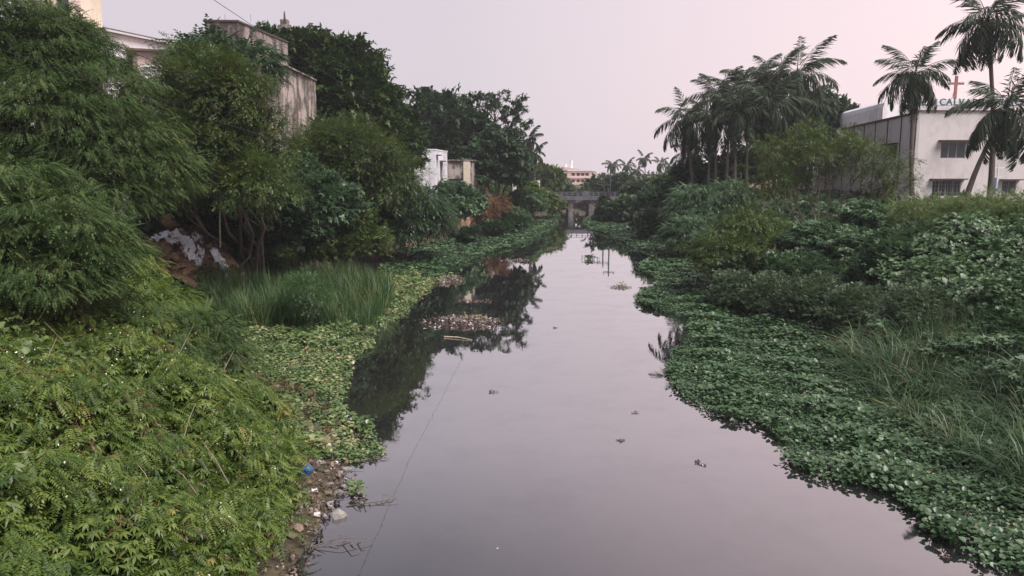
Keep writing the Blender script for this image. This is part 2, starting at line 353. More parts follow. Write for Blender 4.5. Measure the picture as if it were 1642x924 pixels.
def t_hya(seed, n=7, ll=.13, lw=.125, h=.2, wilt=0.):
    r = random.Random(seed); T = T_new()
    for i in range(n):
        a = (i+r.uniform(-.3, .3))/n*2*math.pi; sp_ = r.uniform(.04, .13); hh = h*r.uniform(.55, 1.15)
        dx, dy = math.cos(a), math.sin(a); p = Vector((dx*sp_, dy*sp_, hh)); el = r.uniform(-.25, .9)-wilt
        T_strip(T, [(dx*.01, dy*.01, 0), tuple(p)], [.012, .01], side=(-dy, dx, 0), t=-.1)
        T_leaf(T, p, (dx, dy, el), (0, 0, 1), ll*r.uniform(.75, 1.15), lw*r.uniform(.8, 1.1), six=True, fold=.16, t=r.uniform(-.16, .16))
    return fin(T)
def t_grass(seed, n=9, L=1., wd=.018, arch=1., spread=.35, dirbias=0.):
    r = random.Random(seed); T = T_new()
    for i in range(n):
        a = r.uniform(0, 2*math.pi) if not dirbias else r.gauss(0, 1.2); dx, dy = math.sin(a), math.cos(a); l = L*r.uniform(.6, 1.15)
        b = Vector((r.uniform(-.07, .07), r.uniform(-.07, .07), 0)); pts = []; k = 4 if arch > .3 else 2
        for j in range(k+1):
            s_ = j/k; hz = spread*s_*l+arch*.5*s_*s_*l*r.uniform(.9, 1.1); pts.append(b+Vector((dx*hz, dy*hz, l*(s_-arch*.55*s_**2.4))))
        T_strip(T, pts, [wd*(1-.93*(j/k)**1.5) for j in range(k+1)], side=(dy*.9+.1, -dx*.9, 0), t=r.uniform(-.15, .15))
    return fin(T)
TP = dict(
 pin=[t_pinnate(i) for i in range(4)], pinL=[t_pinnate(20+i, .7, 7, .24, .09) for i in range(3)],
 whorl=[t_whorl(i) for i in range(5)], whorlL=[t_whorl(i+40, 8, .2, .06) for i in range(4)],
 broad=[t_broad(i) for i in range(4)], broadL=[t_broad(i+9, 8, .34, .17) for i in range(4)], broadXL=[t_broad(i+9, 7, .6, .38) for i in range(4)],
 fine=[t_fine(i) for i in range(4)], fineL=[t_fine(i+7, .6, 10, .24, .06) for i in range(4)],
 vine=[t_vine(i) for i in range(5)], vineL=[t_vine(i+5, 6, .17, .17) for i in range(4)],
 hya=[t_hya(i) for i in range(6)], hyaw=[t_hya(i+10, wilt=.3, h=.16) for i in range(6)], hyaL=[t_hya(i+20, 6, .2, .2, .25) for i in range(4)],
 grass=[t_grass(i) for i in range(6)], reed=[t_grass(i+10, 7, 1., .021, .3, .16) for i in range(6)], reedthin=[t_grass(i+16, 7, 1., .009, .18, .16) for i in range(5)],
 short=[t_grass(i+30, 8, .4, .02, .8, .5) for i in range(4)],
)
def scatter(tkey, pos, fwd, scale, tint, upv=None):
    """place templates at pos with forward direction fwd; returns V,Q,t"""
    tps = TP[tkey]; n = len(pos); Vs = []; Qs = []; Ts = []; off = 0
    f = fwd/np.maximum(np.linalg.norm(fwd, axis=1, keepdims=True), 1e-6)
    u0 = np.tile([0., 0., 1.], (n, 1)) if upv is None else upv
    s = np.cross(f, u0); ns = np.linalg.norm(s, axis=1, keepdims=True)
    s = np.where(ns > 1e-3, s/np.maximum(ns, 1e-6), np.array([[1., 0, 0]])); u = np.cross(s, f)
    which = rng.integers(0, len(tps), n)
    for k, (v, q, t) in enumerate(tps):
        m = which == k; c = int(m.sum())
        if not c: continue
        A = np.stack([s[m], f[m], u[m]], 1)*scale[m][:, None, None]
        W = np.einsum('vi,nij->nvj', v, A)+pos[m][:, None, :]
        nv = len(v); Vs.append(W.reshape(-1, 3)); Qs.append((q[None]+(np.arange(c)*nv)[:, None, None]).reshape(-1, 4)+off)
        Ts.append((t[None]+tint[m][:, None]).ravel()); off += c*nv
    return np.concatenate(Vs), np.concatenate(Qs), np.concatenate(Ts)
def upright(n, lean=.15):
    """fwd/up pairs for templates whose z is up: random heading"""
    a = rng.uniform(0, 2*np.pi, n); f = np.stack([np.cos(a), np.sin(a), rng.normal(0, lean, n)], 1)
    up = np.stack([rng.normal(0, lean, n), rng.normal(0, lean, n), np.ones(n)], 1); return f, up
def merge(parts):
    V = []; Q = []; T = []; o = 0
    for v, q, t in parts: V.append(v); Q.append(q+o); T.append(t); o += len(v)
    return np.concatenate(V), np.concatenate(Q), np.concatenate(T)
def clump_sprays(c, nrm, k, spread, style, size, wind=None, tvar=.16):
    """c clump centres (n,3), nrm outward directions -> positions, forwards, scales, tints"""
    n = len(c); cc = np.repeat(c, k, 0); nn = np.repeat(nrm, k, 0); ct = np.repeat(rng.normal(.45, tvar, n), k)
    sp_ = np.repeat(spread*rng.uniform(.7, 1.3, n), k)[:, None]
    r = rng.normal(0, 1, (n*k, 3)); r /= np.maximum(np.linalg.norm(r, axis=1, keepdims=True), 1e-6); r *= rng.uniform(.2, 1, (n*k, 1))**.5
    if style == 'plate':                      # flat drooping tiers
        hz = nn.copy(); hz[:, 2] = 0; hz /= np.maximum(np.linalg.norm(hz, axis=1, keepdims=True), .2)
        o = r*np.array([1, 1, .16]); out_ = (o*hz).sum(1, keepdims=True)
        o[:, 2] -= .38*np.clip(out_[:, 0], 0, 2)**1.3+.22*(o[:, 0]**2+o[:, 1]**2)
        p = cc+o*sp_; f = hz*.6+o*np.array([1, 1, 0])*1.1+np.array([0, 0, -.3])+rng.normal(0, .25, (n*k, 3))
    else:                                     # rounded puffs
        o = r; p = cc+o*sp_*np.array([1, 1, .75]); f = o*1.+nn*.6+np.array([0, 0, -.15])+rng.normal(0, .25, (n*k, 3))
    if wind is not None: f = f+np.array(wind)
    return p, f, size*rng.uniform(.75, 1.25, n*k), ct+rng.normal(0, .1, n*k)
def blob_clumps(cen, rad, n, inner=0., zmin=-.5, seed=0, lumpy=.16):
    d = rng.normal(0, 1, (n*3, 3)); d /= np.linalg.norm(d, axis=1, keepdims=True); d = d[d[:, 2] > zmin][:n]
    ph = rng.uniform(0, 6.28, 6)
    lm = 1+lumpy*(np.sin(d[:, 0]*4+ph[0])*np.cos(d[:, 2]*5+ph[1])+np.sin(d[:, 1]*5+d[:, 2]*3+ph[2])*.8)
    fac = (rng.uniform(.78, 1.03, len(d))*lm)[:, None] if not inner else rng.uniform(inner*.6, inner, (len(d), 1))
    return np.array(cen)+d*np.array(rad)*fac, d
def crown_mesh(name, blobs, tk, style, dens, k, spread, size, inner=True, zmin=-.5, wind=None, bigk=None, lumpy=.16, tvar=.16, innerkey=None):
    """blobs: (centre, radii). dens = clumps per square metre of crown surface"""
    parts = []
    for cen, rad in blobs:
        a, b, c = rad; area = 4*math.pi*(((a*b)**1.6+(a*c)**1.6+(b*c)**1.6)/3)**(1/1.6)*.75
        n = max(6, int(area*dens)); c_, d_ = blob_clumps(cen, rad, n, zmin=zmin, lumpy=lumpy)
        parts.append(scatter(tk, *[z for z in clump_sprays(c_, d_, k, spread, style, size, wind, tvar)]))
        if inner:
            c2, d2 = blob_clumps(cen, rad, max(4, n//2), inner=.72, zmin=-.9)
            parts.append(scatter(innerkey or tk, *clump_sprays(c2, d2, max(3, k//2), spread*1.2, 'puff', size*1.7, None, tvar)))
    V, Q, T = merge(parts); V[:, 2] = np.maximum(V[:, 2], .03)
    return np_mesh(name, V, Q, T)
def limb_path(a, b, sag=.0, n=5, wob=.08, r=None):
    r = r or random; a = Vector(a); b = Vector(b); L = (b-a).length; pts = []
    for i in range(n+1):
        t = i/n; p = a.lerp(b, t); p.z += sag*L*math.sin(math.pi*t)
        if 0 < i < n: p += Vector((r.uniform(-1, 1), r.uniform(-1, 1), r.uniform(-.5, .5)))*wob*L*.5
        pts.append(p)
    return pts
def taper(r0, r1, n): return [r0+(r1-r0)*i/n for i in range(n+1)]
NT = 0
def tree(name, label, cat, base, blobs, mat, tk='broad', style='puff', dens=1.2, k=10, spread=.5, size=1., trunk=.2, stems=1, twigs=3,
         inner=True, zmin=-.5, wind=None, group=None, lumpy=.16, tvar=.16, bark='bark', extras=None, innerkey=None):
    """blobs in (px, py, Y, rx_px, rz_px, ry_m). base = (px, Y) or None (under the first blob)"""
    bl = []
    for (px, py, Y, rx, rz, ry) in blobs: bl.append((at(px, py, Y), (sz(rx, Y), ry, sz(rz, Y))))
    bx, by = (at(base[0], 283, base[1]).x, base[1]) if base else (bl[0][0].x, bl[0][0].y)
    b0 = Vector((bx, by, gz(bx, by)-.1)); root = thing(name, label, cat, b0, group=group)
    rel = [(c-b0, r) for c, r in bl]; rr = random.Random(hash(label) % 1000 if False else len(label)*7+int(abs(bx)*10))
    link('crown', crown_mesh('crown', rel, tk, style, dens, k, spread, size, inner, zmin, wind, lumpy=lumpy, tvar=tvar, innerkey=innerkey), M[mat], root)
    m = MB(); cc = sum((c for c, r in rel), Vector())/len(rel)
    for s_ in range(stems):
        st = Vector((rr.uniform(-.25, .25), rr.uniform(-.25, .25), 0))*(0 if stems == 1 else 1)
        fork = st+(cc-st)*.45; fork.z = max(.4, (cc.z)*.45)
        if stems == 1: m.tube(limb_path(st, fork, n=4, wob=.06, r=rr), taper(trunk, trunk*.75, 4), 7)
        for i, (c, r) in enumerate(rel):
            if stems > 1 and i % stems != s_ and len(rel) >= stems: continue
            a = fork if stems == 1 else st
            pth = limb_path(a, c, n=5, wob=.12, r=rr); m.tube(pth, taper(trunk*.6, trunk*.2, 5), 5)
            for q in range(twigs):
                d = Vector((rr.uniform(-1, 1), rr.uniform(-1, .4), rr.uniform(-.3, 1))).normalized()
                e_ = c+Vector((d.x*r[0], d.y*r[1], d.z*r[2]))*.9
                m.tube(limb_path(pth[3 if q % 2 else 4], e_, n=4, wob=.15, r=rr), taper(trunk*.22, trunk*.05, 4), 4)
    m.build('trunk', M[bark], root, True)
    if extras: extras(root, rel)
    return root
# stuff scattered on ground ---------------------------------------
def in_poly(x, y, poly):
    ins = np.zeros(len(x), bool); n = len(poly)
    for i in range(n):
        x1, y1 = poly[i]; x2, y2 = poly[(i+1) % n]
        c = ((y1 > y) != (y2 > y)) & (x < (x2-x1)*(y-y1)/((y2-y1) if y2 != y1 else 1e-9)+x1); ins ^= c
    return ins
def poly_pts(poly, dens):
    p = np.array(poly); lo = p.min(0); hi = p.max(0); n = int((hi[0]-lo[0])*(hi[1]-lo[1])*dens)
    x = rng.uniform(lo[0], hi[0], n); y = rng.uniform(lo[1], hi[1], n); m = in_poly(x, y, [tuple(q) for q in p]); return x[m], y[m]
def ppoly(pix, z=0.): return [tuple(P(a, b, z))[:2] for a, b in pix]
# water hyacinth mats
EDGE_R = [(1680, 940), (1570, 905), (1545, 880), (1500, 858), (1462, 835), (1430, 795), (1390, 790), (1320, 772), (1262, 745), (1245, 700), (1225, 685), (1160, 670), (1110, 650),
          (1080, 625), (1065, 590), (1080, 566), (1105, 545), (1098, 528), (1112, 515), (1075, 505), (1040, 496), (1020, 485), (1025, 474), (1050, 462), (1055, 448), (1035, 440),
          (1022, 434), (1035, 424), (1052, 412), (1050, 404), (1020, 400), (1000, 389), (975, 376), (945, 368), (936, 357), (945, 349)]
def jagged(poly, amt):
    out_ = []; r = random.Random(3)
    for i in range(len(poly)-1):
        a = Vector(poly[i]); b = Vector(poly[i+1]); L = (b-a).length; k = max(1, int(L/.5))
        for j in range(k): out_.append(tuple(a.lerp(b, j/k)+Vector((r.uniform(-amt, amt), r.uniform(-amt, amt)))))
    out_.append(poly[-1]); return out_
def mat_plants(name, label, poly, mat, key, dens_near, farkey, ylo=0, yhi=999):
    parts = []; p = np.array(poly)
    for lo, hi, kk, dn, s in ((0, 30, key, dens_near, 1.), (30, 55, key, dens_near*.62, 1.2), (55, 400, farkey, dens_near*.26, 1.25)):
        x, y = poly_pts(poly, dn); yy_ = y+x*.5+np.sin(x*2)*1.5; m = (y >= lo) & (y < hi) & (yy_ >= ylo) & (yy_ < yhi); x = x[m]; y = y[m]
        if not len(x): continue
        f, up = upright(len(x), .12); zz = np.maximum(ground(x, y), 0)+.0
        hgt = .85+.35*np.sin(x*1.7+y*.9)*np.sin(y*1.3-x*.5)
        parts.append(scatter(kk, np.stack([x, y, zz-.02], 1), f, s*hgt*rng.uniform(.8, 1.2, len(x)), rng.normal(.42, .17, len(x)), up))
    V, Q, T = merge(parts); return tag(link(name, np_mesh(name, V, Q, T), M[mat]), label, 'water plants', kind='stuff')
er = jagged(ppoly(EDGE_R), .16)
inR = [(float(np.interp(y, RY, RX))+ (1.8 if y < 40 else 1.0), y) for y in (137, 110, 90, 67, 55, 45, 35, 28, 23, 16, 10)]
mat_plants('water_hyacinth_mat', 'broad glossy green water hyacinth mat along the right bank', er+inR, 'hyr', 'hya', 44, 'hyaL')
EDGE_L = [(600, 700), (615, 712), (612, 735), (585, 742), (560, 740), (540, 742), (500, 745), (430, 720), (400, 690), (395, 640), (400, 560), (390, 525), (600, 470), (620, 410), (660, 395), (700, 380),
          (770, 357), (860, 345), (898, 338), (896, 352), (880, 372), (850, 388), (800, 402), (765, 415), (745, 424), (718, 432), (700, 448), (690, 462), (670, 478), (655, 500), (628, 520), (602, 533), (590, 560), (562, 580),
          (560, 610), (548, 632), (548, 655), (560, 672), (585, 684), (600, 700)]
el_ = jagged(ppoly(EDGE_L), .14)
mat_plants('water_hyacinth_mat', 'yellowing water hyacinth with browned leaves along the left bank', el_, 'hyl', 'hyaw', 30, 'hyaL', yhi=52)
mat_plants('water_hyacinth_mat', 'green water hyacinth strip narrowing along the far left river wall', el_, 'hyr', 'hya', 30, 'hyaL', ylo=50)
tag(link('water_hyacinth', np_mesh('water_hyacinth', *scatter('hya', np.stack([P(945, 416).x+rng.normal(0, .22, 14), P(945, 416).y+rng.normal(0, .5, 14), np.full(14, -.02)], 1),
    *[(lambda fu: fu[0])(upright(14))], rng.uniform(1., 1.6, 14), rng.normal(.3, .1, 14))), M['hyr']), 'lone clump of water hyacinth adrift in mid river', 'water plant', kind='stuff')
# undergrowth carpets ------------------------------------------------
MC = at(320, 398, 44)
def carpet(name, label, poly, mat, key, dens, size, h, cat='undergrowth', style='plate', k=6, spread=.35, tvar=.16, bias=(.35, -.6, .0), gf=None):
    ground = gf or globals()['ground']
    parts = []
    for lo, hi, dm, sm in ((0, 30, 1, 1), (30, 60, .45, 1.5), (60, 400, .16, 2.6)):
        x, y = poly_pts(poly, dens*dm); m = (y >= lo) & (y < hi)
        if name not in ('litter', 'dry_straw'): m &= (((x-MC[0])/4.4)**2+((y-MC[1]+.6)/3.6)**2 > 1)
        x = x[m]; y = y[m]
        if not len(x): continue
        hh = h*(.58+.42*np.sin(x*1.1+np.sin(y*.8)*1.5)*np.sin(y*.95+1)+.18*np.sin(x*2.7+y*.7)*np.sin(y*2.1-x))+rng.uniform(0, .25, len(x))*h
        z = np.maximum(ground(x, y), 0)+hh; d = rng.normal(0, .5, (len(x), 3))+np.array(bias); d[:, 2] = .3
        parts.append(scatter(key, *clump_sprays(np.stack([x, y, z], 1), d/np.linalg.norm(d, axis=1, keepdims=True), k, spread*sm, style, size*sm, None, tvar)))
        z2 = np.maximum(ground(x, y), 0)+hh*.35
        parts.append(scatter(key, *clump_sprays(np.stack([x, y, z2], 1), d, max(2, k//2), spread*sm*1.2, 'puff', size*sm*1.3, None, tvar)))
    V, Q, T = merge(parts); V[:, 2] = np.maximum(V[:, 2], .02)
    return tag(link(name, np_mesh(name, V, Q, T), M[mat]), label, cat, kind='stuff')
def band(ylist, side, t0, t1):
    src = (LY, LX) if side < 0 else (RY, RX); a = [(float(np.interp(y, *src))+side*t0, y) for y in ylist]; b = [(float(np.interp(y, *src))+side*t1, y) for y in ylist[::-1]]
    return a+b
carpet('undergrowth', 'low mixed green undergrowth covering the upper left bank', band([18, 24, 30, 45, 60, 72, 78, 104, 137, 150], -1, 1.9, 14), 'feather', 'broad', 5.5, 1.1, .7)
carpet('undergrowth', 'low mixed green undergrowth covering the upper right bank', band([9, 16, 23, 28, 35, 45, 60, 67, 90, 137, 150], 1, 2.0, 24), 'cool', 'broad', 5.5, 1.15, .9)
# foreground weeds on the left
wpoly = [(-4.2, 7), (-4.5, 11), (-4.55, 13), (-4.8, 15.5), (-5.2, 17.5), (-6.6, 19.5), (-9.5, 22), (-19, 22), (-15, 7)]
carpet('weed_thicket', 'bright green weeds with drooping whorled leaves filling the lower left corner', wpoly, 'weed', 'whorl', 11, .95, 1.1, 'weeds', 'plate', 13, .46, .2)
carpet('feathery_weeds', 'feathery green weeds with small paired leaflets mixed into the lower left corner', wpoly, 'weed', 'pin', 8, .75, 1.25, 'weeds', 'plate', 11, .42, .2)
carpet('withered_weeds', 'yellowed and brown leaves among the lower left weeds', wpoly, 'dry', 'fine', .9, .8, 1.15, 'weeds', 'puff', 7, .25)
carpet('leafy_vines', 'pale heart-leaved vines climbing over the weeds at left', [(-16, 14.5), (-9.6, 16.2), (-9.0, 17.4), (-15.5, 17.6)], 'pale', 'vine', 6, 1., 1.35, 'vines', 'puff', 6, .35)
carpet('creeping_weed', 'yellow-green weed patch at the rubbly water edge', [(-5.6, 13.0), (-4.9, 13.1), (-4.7, 14.4), (-5.6, 14.7)], 'pale', 'whorl', 30, .7, .2, 'weeds', 'puff', 6, .18)
carpet('vine_thicket', 'broad light-green vine leaves blanketing the slope at right', band([19, 24, 28, 33, 38], 1, 5, 16), 'vine', 'vine', 9, 1.05, 1.5, 'vines', 'puff', 9, .45)
def flowers(n, poly, h):
    x, y = poly_pts(poly, n); z = ground(x, y)+h*(.55+.45*np.sin(x*1.1+np.sin(y*.8)*1.5)*np.sin(y*.95+1))+rng.uniform(.1, .45, len(x))
    f, up = upright(len(x), .8); TP['petal'] = [t_broad(77, 3, .035, .04)]
    V, Q, T = scatter('petal', np.stack([x, y, z], 1), f, rng.uniform(.4, .8, len(x)), np.zeros(len(x)), up)
    tag(link('small_flowers', np_mesh('small_flowers', V, Q, T), M['petal']), 'tiny white blossoms dotted over the bright weeds at lower left', 'flowers', kind='stuff')
flowers(4, wpoly, 1.3)
carpet('withered_hyacinth', 'patch of brown withered leaves on the inner side of the left hyacinth', ppoly([(385, 640), (430, 605), (500, 630), (545, 690), (520, 725), (440, 720), (395, 690)]), 'browned', 'broad', 5, .7, .18, 'withered leaves', 'puff', 5, .25)
stk_ = MB(); r7 = random.Random(77)
for i in range(70):
    x7 = r7.uniform(-13, -5.2); y7 = r7.uniform(12, 21)
    if not in_poly(np.array([x7]), np.array([y7]), wpoly)[0]: continue
    z7 = gz(x7, y7)+.5; a7 = r7.uniform(0, 6.28); l7 = r7.uniform(.5, 1.3); q7 = Vector((math.cos(a7)*.6, math.sin(a7)*.6, r7.uniform(.5, 1.1)))*l7
    stk_.tube([(x7, y7, z7), Vector((x7, y7, z7))+q7*.5+Vector((0, 0, .08)), Vector((x7, y7, z7))+q7], [.012, .009, .004], 4)
tag(stk_.build('dead_stalks', M['twig']), 'pale dead stalks poking out of the lower left weeds', 'stalks', kind='stuff')
# reeds and grasses ---------------------------------------------------
def blades(name, label, cat, poly, mat, key, dens, hmin, hmax, lean=.12, zfun=None):
    x, y = poly_pts(poly, dens); f, up = upright(len(x), lean)
    hn = .5+.5*np.sin(x*.8+1)*np.sin(y*.6+2); s = hmin+(hmax-hmin)*np.clip(hn*.7+rng.uniform(0, .4, len(x)), 0, 1)
    z = np.maximum(ground(x, y), 0)-.05
    V, Q, T = scatter(key, np.stack([x, y, z], 1), f, s, rng.normal(.45, .26, len(x))+.2*np.sin(x*1.9)*np.sin(y*1.1), up)
    return tag(link(name, np_mesh(name, V, Q, T), M[mat]), label, cat, kind='stuff')
rp = [tuple(P(a, b, 0))[:2] for a, b in ((395, 532), (480, 526), (590, 530), (622, 505), (630, 480), (600, 462), (480, 458), (340, 462), (330, 500))]
blades('reed_bed', 'dense upright green reeds between the weeds and the river on the left', 'reeds', rp, 'reed', 'reed', 15, .9, 2.4, .16)
blades('tall_grass', 'thin olive grass growing below the dumped cloth on the left bank', 'grass', [(-15.4, 43), (-12, 44), (-11, 53), (-17, 53)], 'reed', 'reedthin', 13, .7, 1.3, .2)
gp = [(11.2, 11), (17, 10), (19, 18), (19, 26), (13.5, 29), (12.0, 27), (11.2, 21)]
blades('tall_grass', 'long arching grass spilling over the hyacinth at lower right', 'grass', gp, 'grass', 'grass', 12, .9, 2.1, .28)
blades('tall_grass', 'fine upright grass tuft among vines on the right slope', 'grass', [(14.5, 24), (19.5, 24), (20, 30), (15, 30)], 'grass', 'reedthin', 12, 1.4, 2.4, .25)
blades('dry_grass', 'reddish-brown dry grass tuft beside the green grass at right', 'grass', [(12.2, 23.6), (14.4, 23.6), (14.6, 26), (12.4, 26.3)], 'dry', 'reedthin', 22, .7, 1.2, .35)
# ------------------------------------------------------------------ left bank trees and shrubs
def pods(n, col='dry'):
    def fn(root, rel):
        r = random.Random(4); m = MB()
        for i in range(n):
            c, rd = rel[r.randrange(len(rel))]; d = Vector((r.uniform(-.8, .8), -abs(r.gauss(.8, .2)), r.uniform(-.6, .5))).normalized()
            p = c+Vector((d.x*rd[0], d.y*rd[1], d.z*rd[2]))
            for j in range(3):
                q = p+Vector((r.uniform(-.1, .1), r.uniform(-.1, .1), 0)); m.tube([q, q+Vector((0, 0, -.12)), q+Vector((.02, 0, -.3))], [.01, .03, .008], 4)
        tag(m.build('seed_pods', M[col], root), kind='stuff')
    return fn
tree('layered_tree', 'tall spreading tree with tiered drooping leaves filling the upper left corner', 'tree', (40, 27),
  [(0, 60, 27, 120, 95, 3), (90, 75, 28, 85, 60, 2.6), (150, 150, 28, 85, 70, 2.6), (60, 190, 26, 140, 90, 2.8), (210, 235, 27.5, 70, 60, 2.2), (250, 275, 28, 58, 55, 2), (140, 300, 26, 95, 75, 2.4), (-80, 140, 27, 100, 150, 3), (15, 245, 27, 90, 50, 2.2)],
  'feather', 'pin', 'plate', 3.3, 19, .62, .68, trunk=.3, lumpy=.16)
tree('shrub', 'bright green shrub with flat tiers at the left edge below the tall tree', 'shrub', (40, 19.5),
  [(10, 290, 20, 90, 45, 1.7), (90, 350, 19.2, 85, 40, 1.5), (-20, 380, 19, 110, 70, 1.7), (150, 400, 19.5, 60, 38, 1.4), (60, 440, 18.6, 100, 45, 1.5)], 'feather', 'pin', 'plate', 6.5, 13, .5, .7, trunk=.07, stems=3, lumpy=.08)
tree('shrub', 'mid green tiered shrub rising left of the dumped cloth', 'shrub', (200, 24),
  [(160, 430, 24, 85, 45, 1.6), (240, 488, 24, 70, 36, 1.5), (190, 490, 23, 100, 45, 1.5)], 'weed', 'pin', 'plate', 4, 11, .45, .9, trunk=.06, stems=3, lumpy=.08)
tree('shrub', 'fine leaved arching shrub leaning over the hyacinth beside the reeds', 'shrub', (290, 20.5),
  [(310, 540, 21, 85, 50, 1.3), (240, 560, 20, 80, 50, 1.3), (350, 590, 20.6, 60, 35, 1.), (200, 520, 20.5, 90, 45, 1.3)], 'feather', 'pin', 'plate', 4.5, 11, .42, .8, trunk=.05, stems=4, lumpy=.08)
tree('drooping_tree', 'dark tree with hanging foliage peaking in front of the concrete block', 'tree', (340, 50),
  [(335, 92, 50, 52, 36, 2.2), (395, 100, 51, 48, 32, 2.)], 'dark', 'pinL', 'plate', 2.2, 10, .7, 1., trunk=.2)
tree('olive_tree', 'olive-green tree with crooked grey branches and hanging brown seed pods', 'tree', (410, 46),
  [(320, 135, 41, 65, 50, 2.1), (365, 150, 40, 62, 56, 2.3), (400, 230, 41, 50, 50, 2.), (330, 220, 40, 75, 50, 2.), (410, 290, 39, 60, 45, 1.6), (280, 200, 41, 40, 70, 1.8), (270, 290, 41, 40, 50, 1.8)],
  'fine', 'fineL', 'puff', 3., 15, .5, .8, trunk=.22, stems=3, twigs=7, extras=pods(26), lumpy=.34)
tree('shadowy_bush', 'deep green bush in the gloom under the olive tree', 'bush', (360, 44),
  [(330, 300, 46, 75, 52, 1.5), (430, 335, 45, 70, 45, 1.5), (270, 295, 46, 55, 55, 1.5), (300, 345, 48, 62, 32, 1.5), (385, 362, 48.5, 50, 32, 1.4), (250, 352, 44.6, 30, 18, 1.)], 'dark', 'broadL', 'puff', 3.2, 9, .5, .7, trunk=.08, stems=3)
tree('mango_tree', 'big rounded dark glossy tree behind the tall stained wall', 'tree', (540, 70),
  [(480, 95, 72, 75, 45, 4), (545, 120, 71, 70, 52, 4), (590, 180, 70, 60, 62, 4), (620, 235, 69, 48, 55, 3.5), (540, 200, 70, 70, 60, 4), (430, 95, 72, 40, 40, 3), (640, 215, 72, 32, 42, 3)],
  'mango', 'broadL', 'puff', 1.5, 12, .85, 1.15, trunk=.45)
tree('feathery_shrub', 'tall light green feathery shrub below the tall stained wall', 'shrub', (540, 56),
  [(525, 236, 56, 48, 34, 2), (570, 250, 56, 60, 50, 2.2), (500, 270, 55, 50, 45, 2), (620, 290, 57, 50, 45, 2)], 'fine', 'fineL', 'puff', 3, 10, .7, .95, trunk=.1, stems=4, lumpy=.2)
tree('broadleaf_bush', 'cool green broad-leaved bush behind the reeds', 'bush', (480, 48),
  [(470, 300, 49, 50, 50, 1.8), (530, 330, 48, 55, 50, 1.8), (470, 365, 47, 60, 40, 1.6)], 'cool', 'broadL', 'puff', 2.8, 9, .5, .8, trunk=.08, stems=4)
tree('olive_bush', 'olive bush with yellowish leaves at the back of the reeds', 'bush', (560, 50),
  [(575, 385, 50, 55, 40, 1.6), (520, 395, 48, 50, 35, 1.5)], 'fine', 'broad', 'puff', 3.5, 10, .5, 1.1, trunk=.06, stems=3)
tree('tiered_shrub', 'dark tiered shrub drooping over the river wall below the white house', 'shrub', (640, 62),
  [(620, 320, 62, 60, 40, 2.4), (670, 340, 62, 52, 42, 2.2), (640, 360, 61, 52, 26, 2.), (690, 350, 65, 34, 24, 1.8)], 'dark', 'pinL', 'plate', 3, 10, .65, .85, trunk=.09, stems=3, lumpy=.1)
tree('dark_tree', 'dark round-crowned tree rising behind the white house', 'tree', (705, 110),
  [(705, 190, 112, 48, 42, 4), (740, 225, 110, 55, 50, 4), (680, 230, 112, 40, 50, 4)], 'dark', 'broadXL', 'puff', .9, 10, 1.2, 1., trunk=.4)
tree('open_tree', 'sparse tree with bare crooked branches showing against the sky', 'tree', (775, 112),
  [(792, 180, 112, 40, 32, 3), (828, 198, 113, 26, 32, 2.5), (765, 162, 112, 22, 18, 2.5)], 'dark', 'broadL', 'puff', .6, 11, .6, 1., trunk=.4, twigs=14, inner=False, lumpy=.3)
tree('weeping_tree', 'black-green tree with hanging foliage left of the small palm', 'tree', (800, 104),
  [(800, 245, 105, 42, 42, 3.5), (770, 265, 104, 40, 38, 3.5), (825, 275, 105, 24, 32, 2.5)], 'dark', 'broadXL', 'plate', 1.5, 9, 1., .9, trunk=.35)
tree('round_bush', 'deep green rounded bush below the beige house', 'bush', (728, 86), [(722, 312, 86, 26, 22, 1.6), (745, 318, 86, 20, 18, 1.5)], 'cool', 'broadL', 'puff', 2.4, 9, .6, 1., trunk=.06, stems=3)
tree('round_bush', 'grey-green bush with large leaves hanging over the river wall', 'bush', (765, 85), [(752, 326, 86, 24, 15, 1.4), (735, 334, 84, 22, 15, 1.3)], 'vine', 'vineL', 'puff', 4, 9, .5, 1.6, trunk=.05, stems=2)
tree('withered_bush', 'rust-brown withered bush hanging down the river wall', 'bush', (785, 90), [(782, 332, 90, 17, 17, 1.2), (777, 352, 88, 12, 16, .9), (800, 330, 92, 14, 14, 1.)], 'dry', 'fineL', 'plate', 5, 8, .5, .9, trunk=.05, stems=2)
for i, (px, py, Y, rx, rz, lb) in enumerate([
   (840, 322, 108, 26, 20, 'trailing green bush hanging over the wall below the white panel'), (872, 322, 122, 22, 19, 'yellow-green grassy bush at the far end of the river wall'),
   (815, 345, 98, 24, 15, 'green bush drooping at the foot of the river wall under the withered bush')]):
    tree('trailing_bush', lb, 'bush', (px, Y), [(px, py, Y, rx, rz, 1.8), (px+14, py+6, Y+4, rx*.8, rz*.8, 1.6)], 'pale' if i == 1 else 'cool', 'broadL', 'plate', 2.6, 9, .8, 1.1, trunk=.06, stems=2)
for px, py, Y, rx, rz, lb in [(818, 354, 92, 26, 9, 'low dark bush standing in the hyacinth, farthest of three on the left'), (790, 366, 86, 26, 10, 'low dark bush standing in the hyacinth, middle of three on the left'),
   (752, 377, 78, 20, 11, 'small dark bush standing in the hyacinth, nearest of three on the left')]:
    tree('marsh_bush', lb, 'bush', (px, Y), [(px, py, Y, rx, rz, 1.3)], 'dark', 'broad', 'puff', 7, 9, .4, 1.3, trunk=.04, stems=3, group='dark bushes in the left hyacinth')
tree('far_tree', 'rounded olive tree left of the peach building near the bridge', 'tree', (885, 165), [(880, 290, 165, 26, 20, 4), (862, 283, 168, 18, 16, 3)], 'fine', 'broadXL', 'puff', 1., 9, 1.2, 1., trunk=.3)
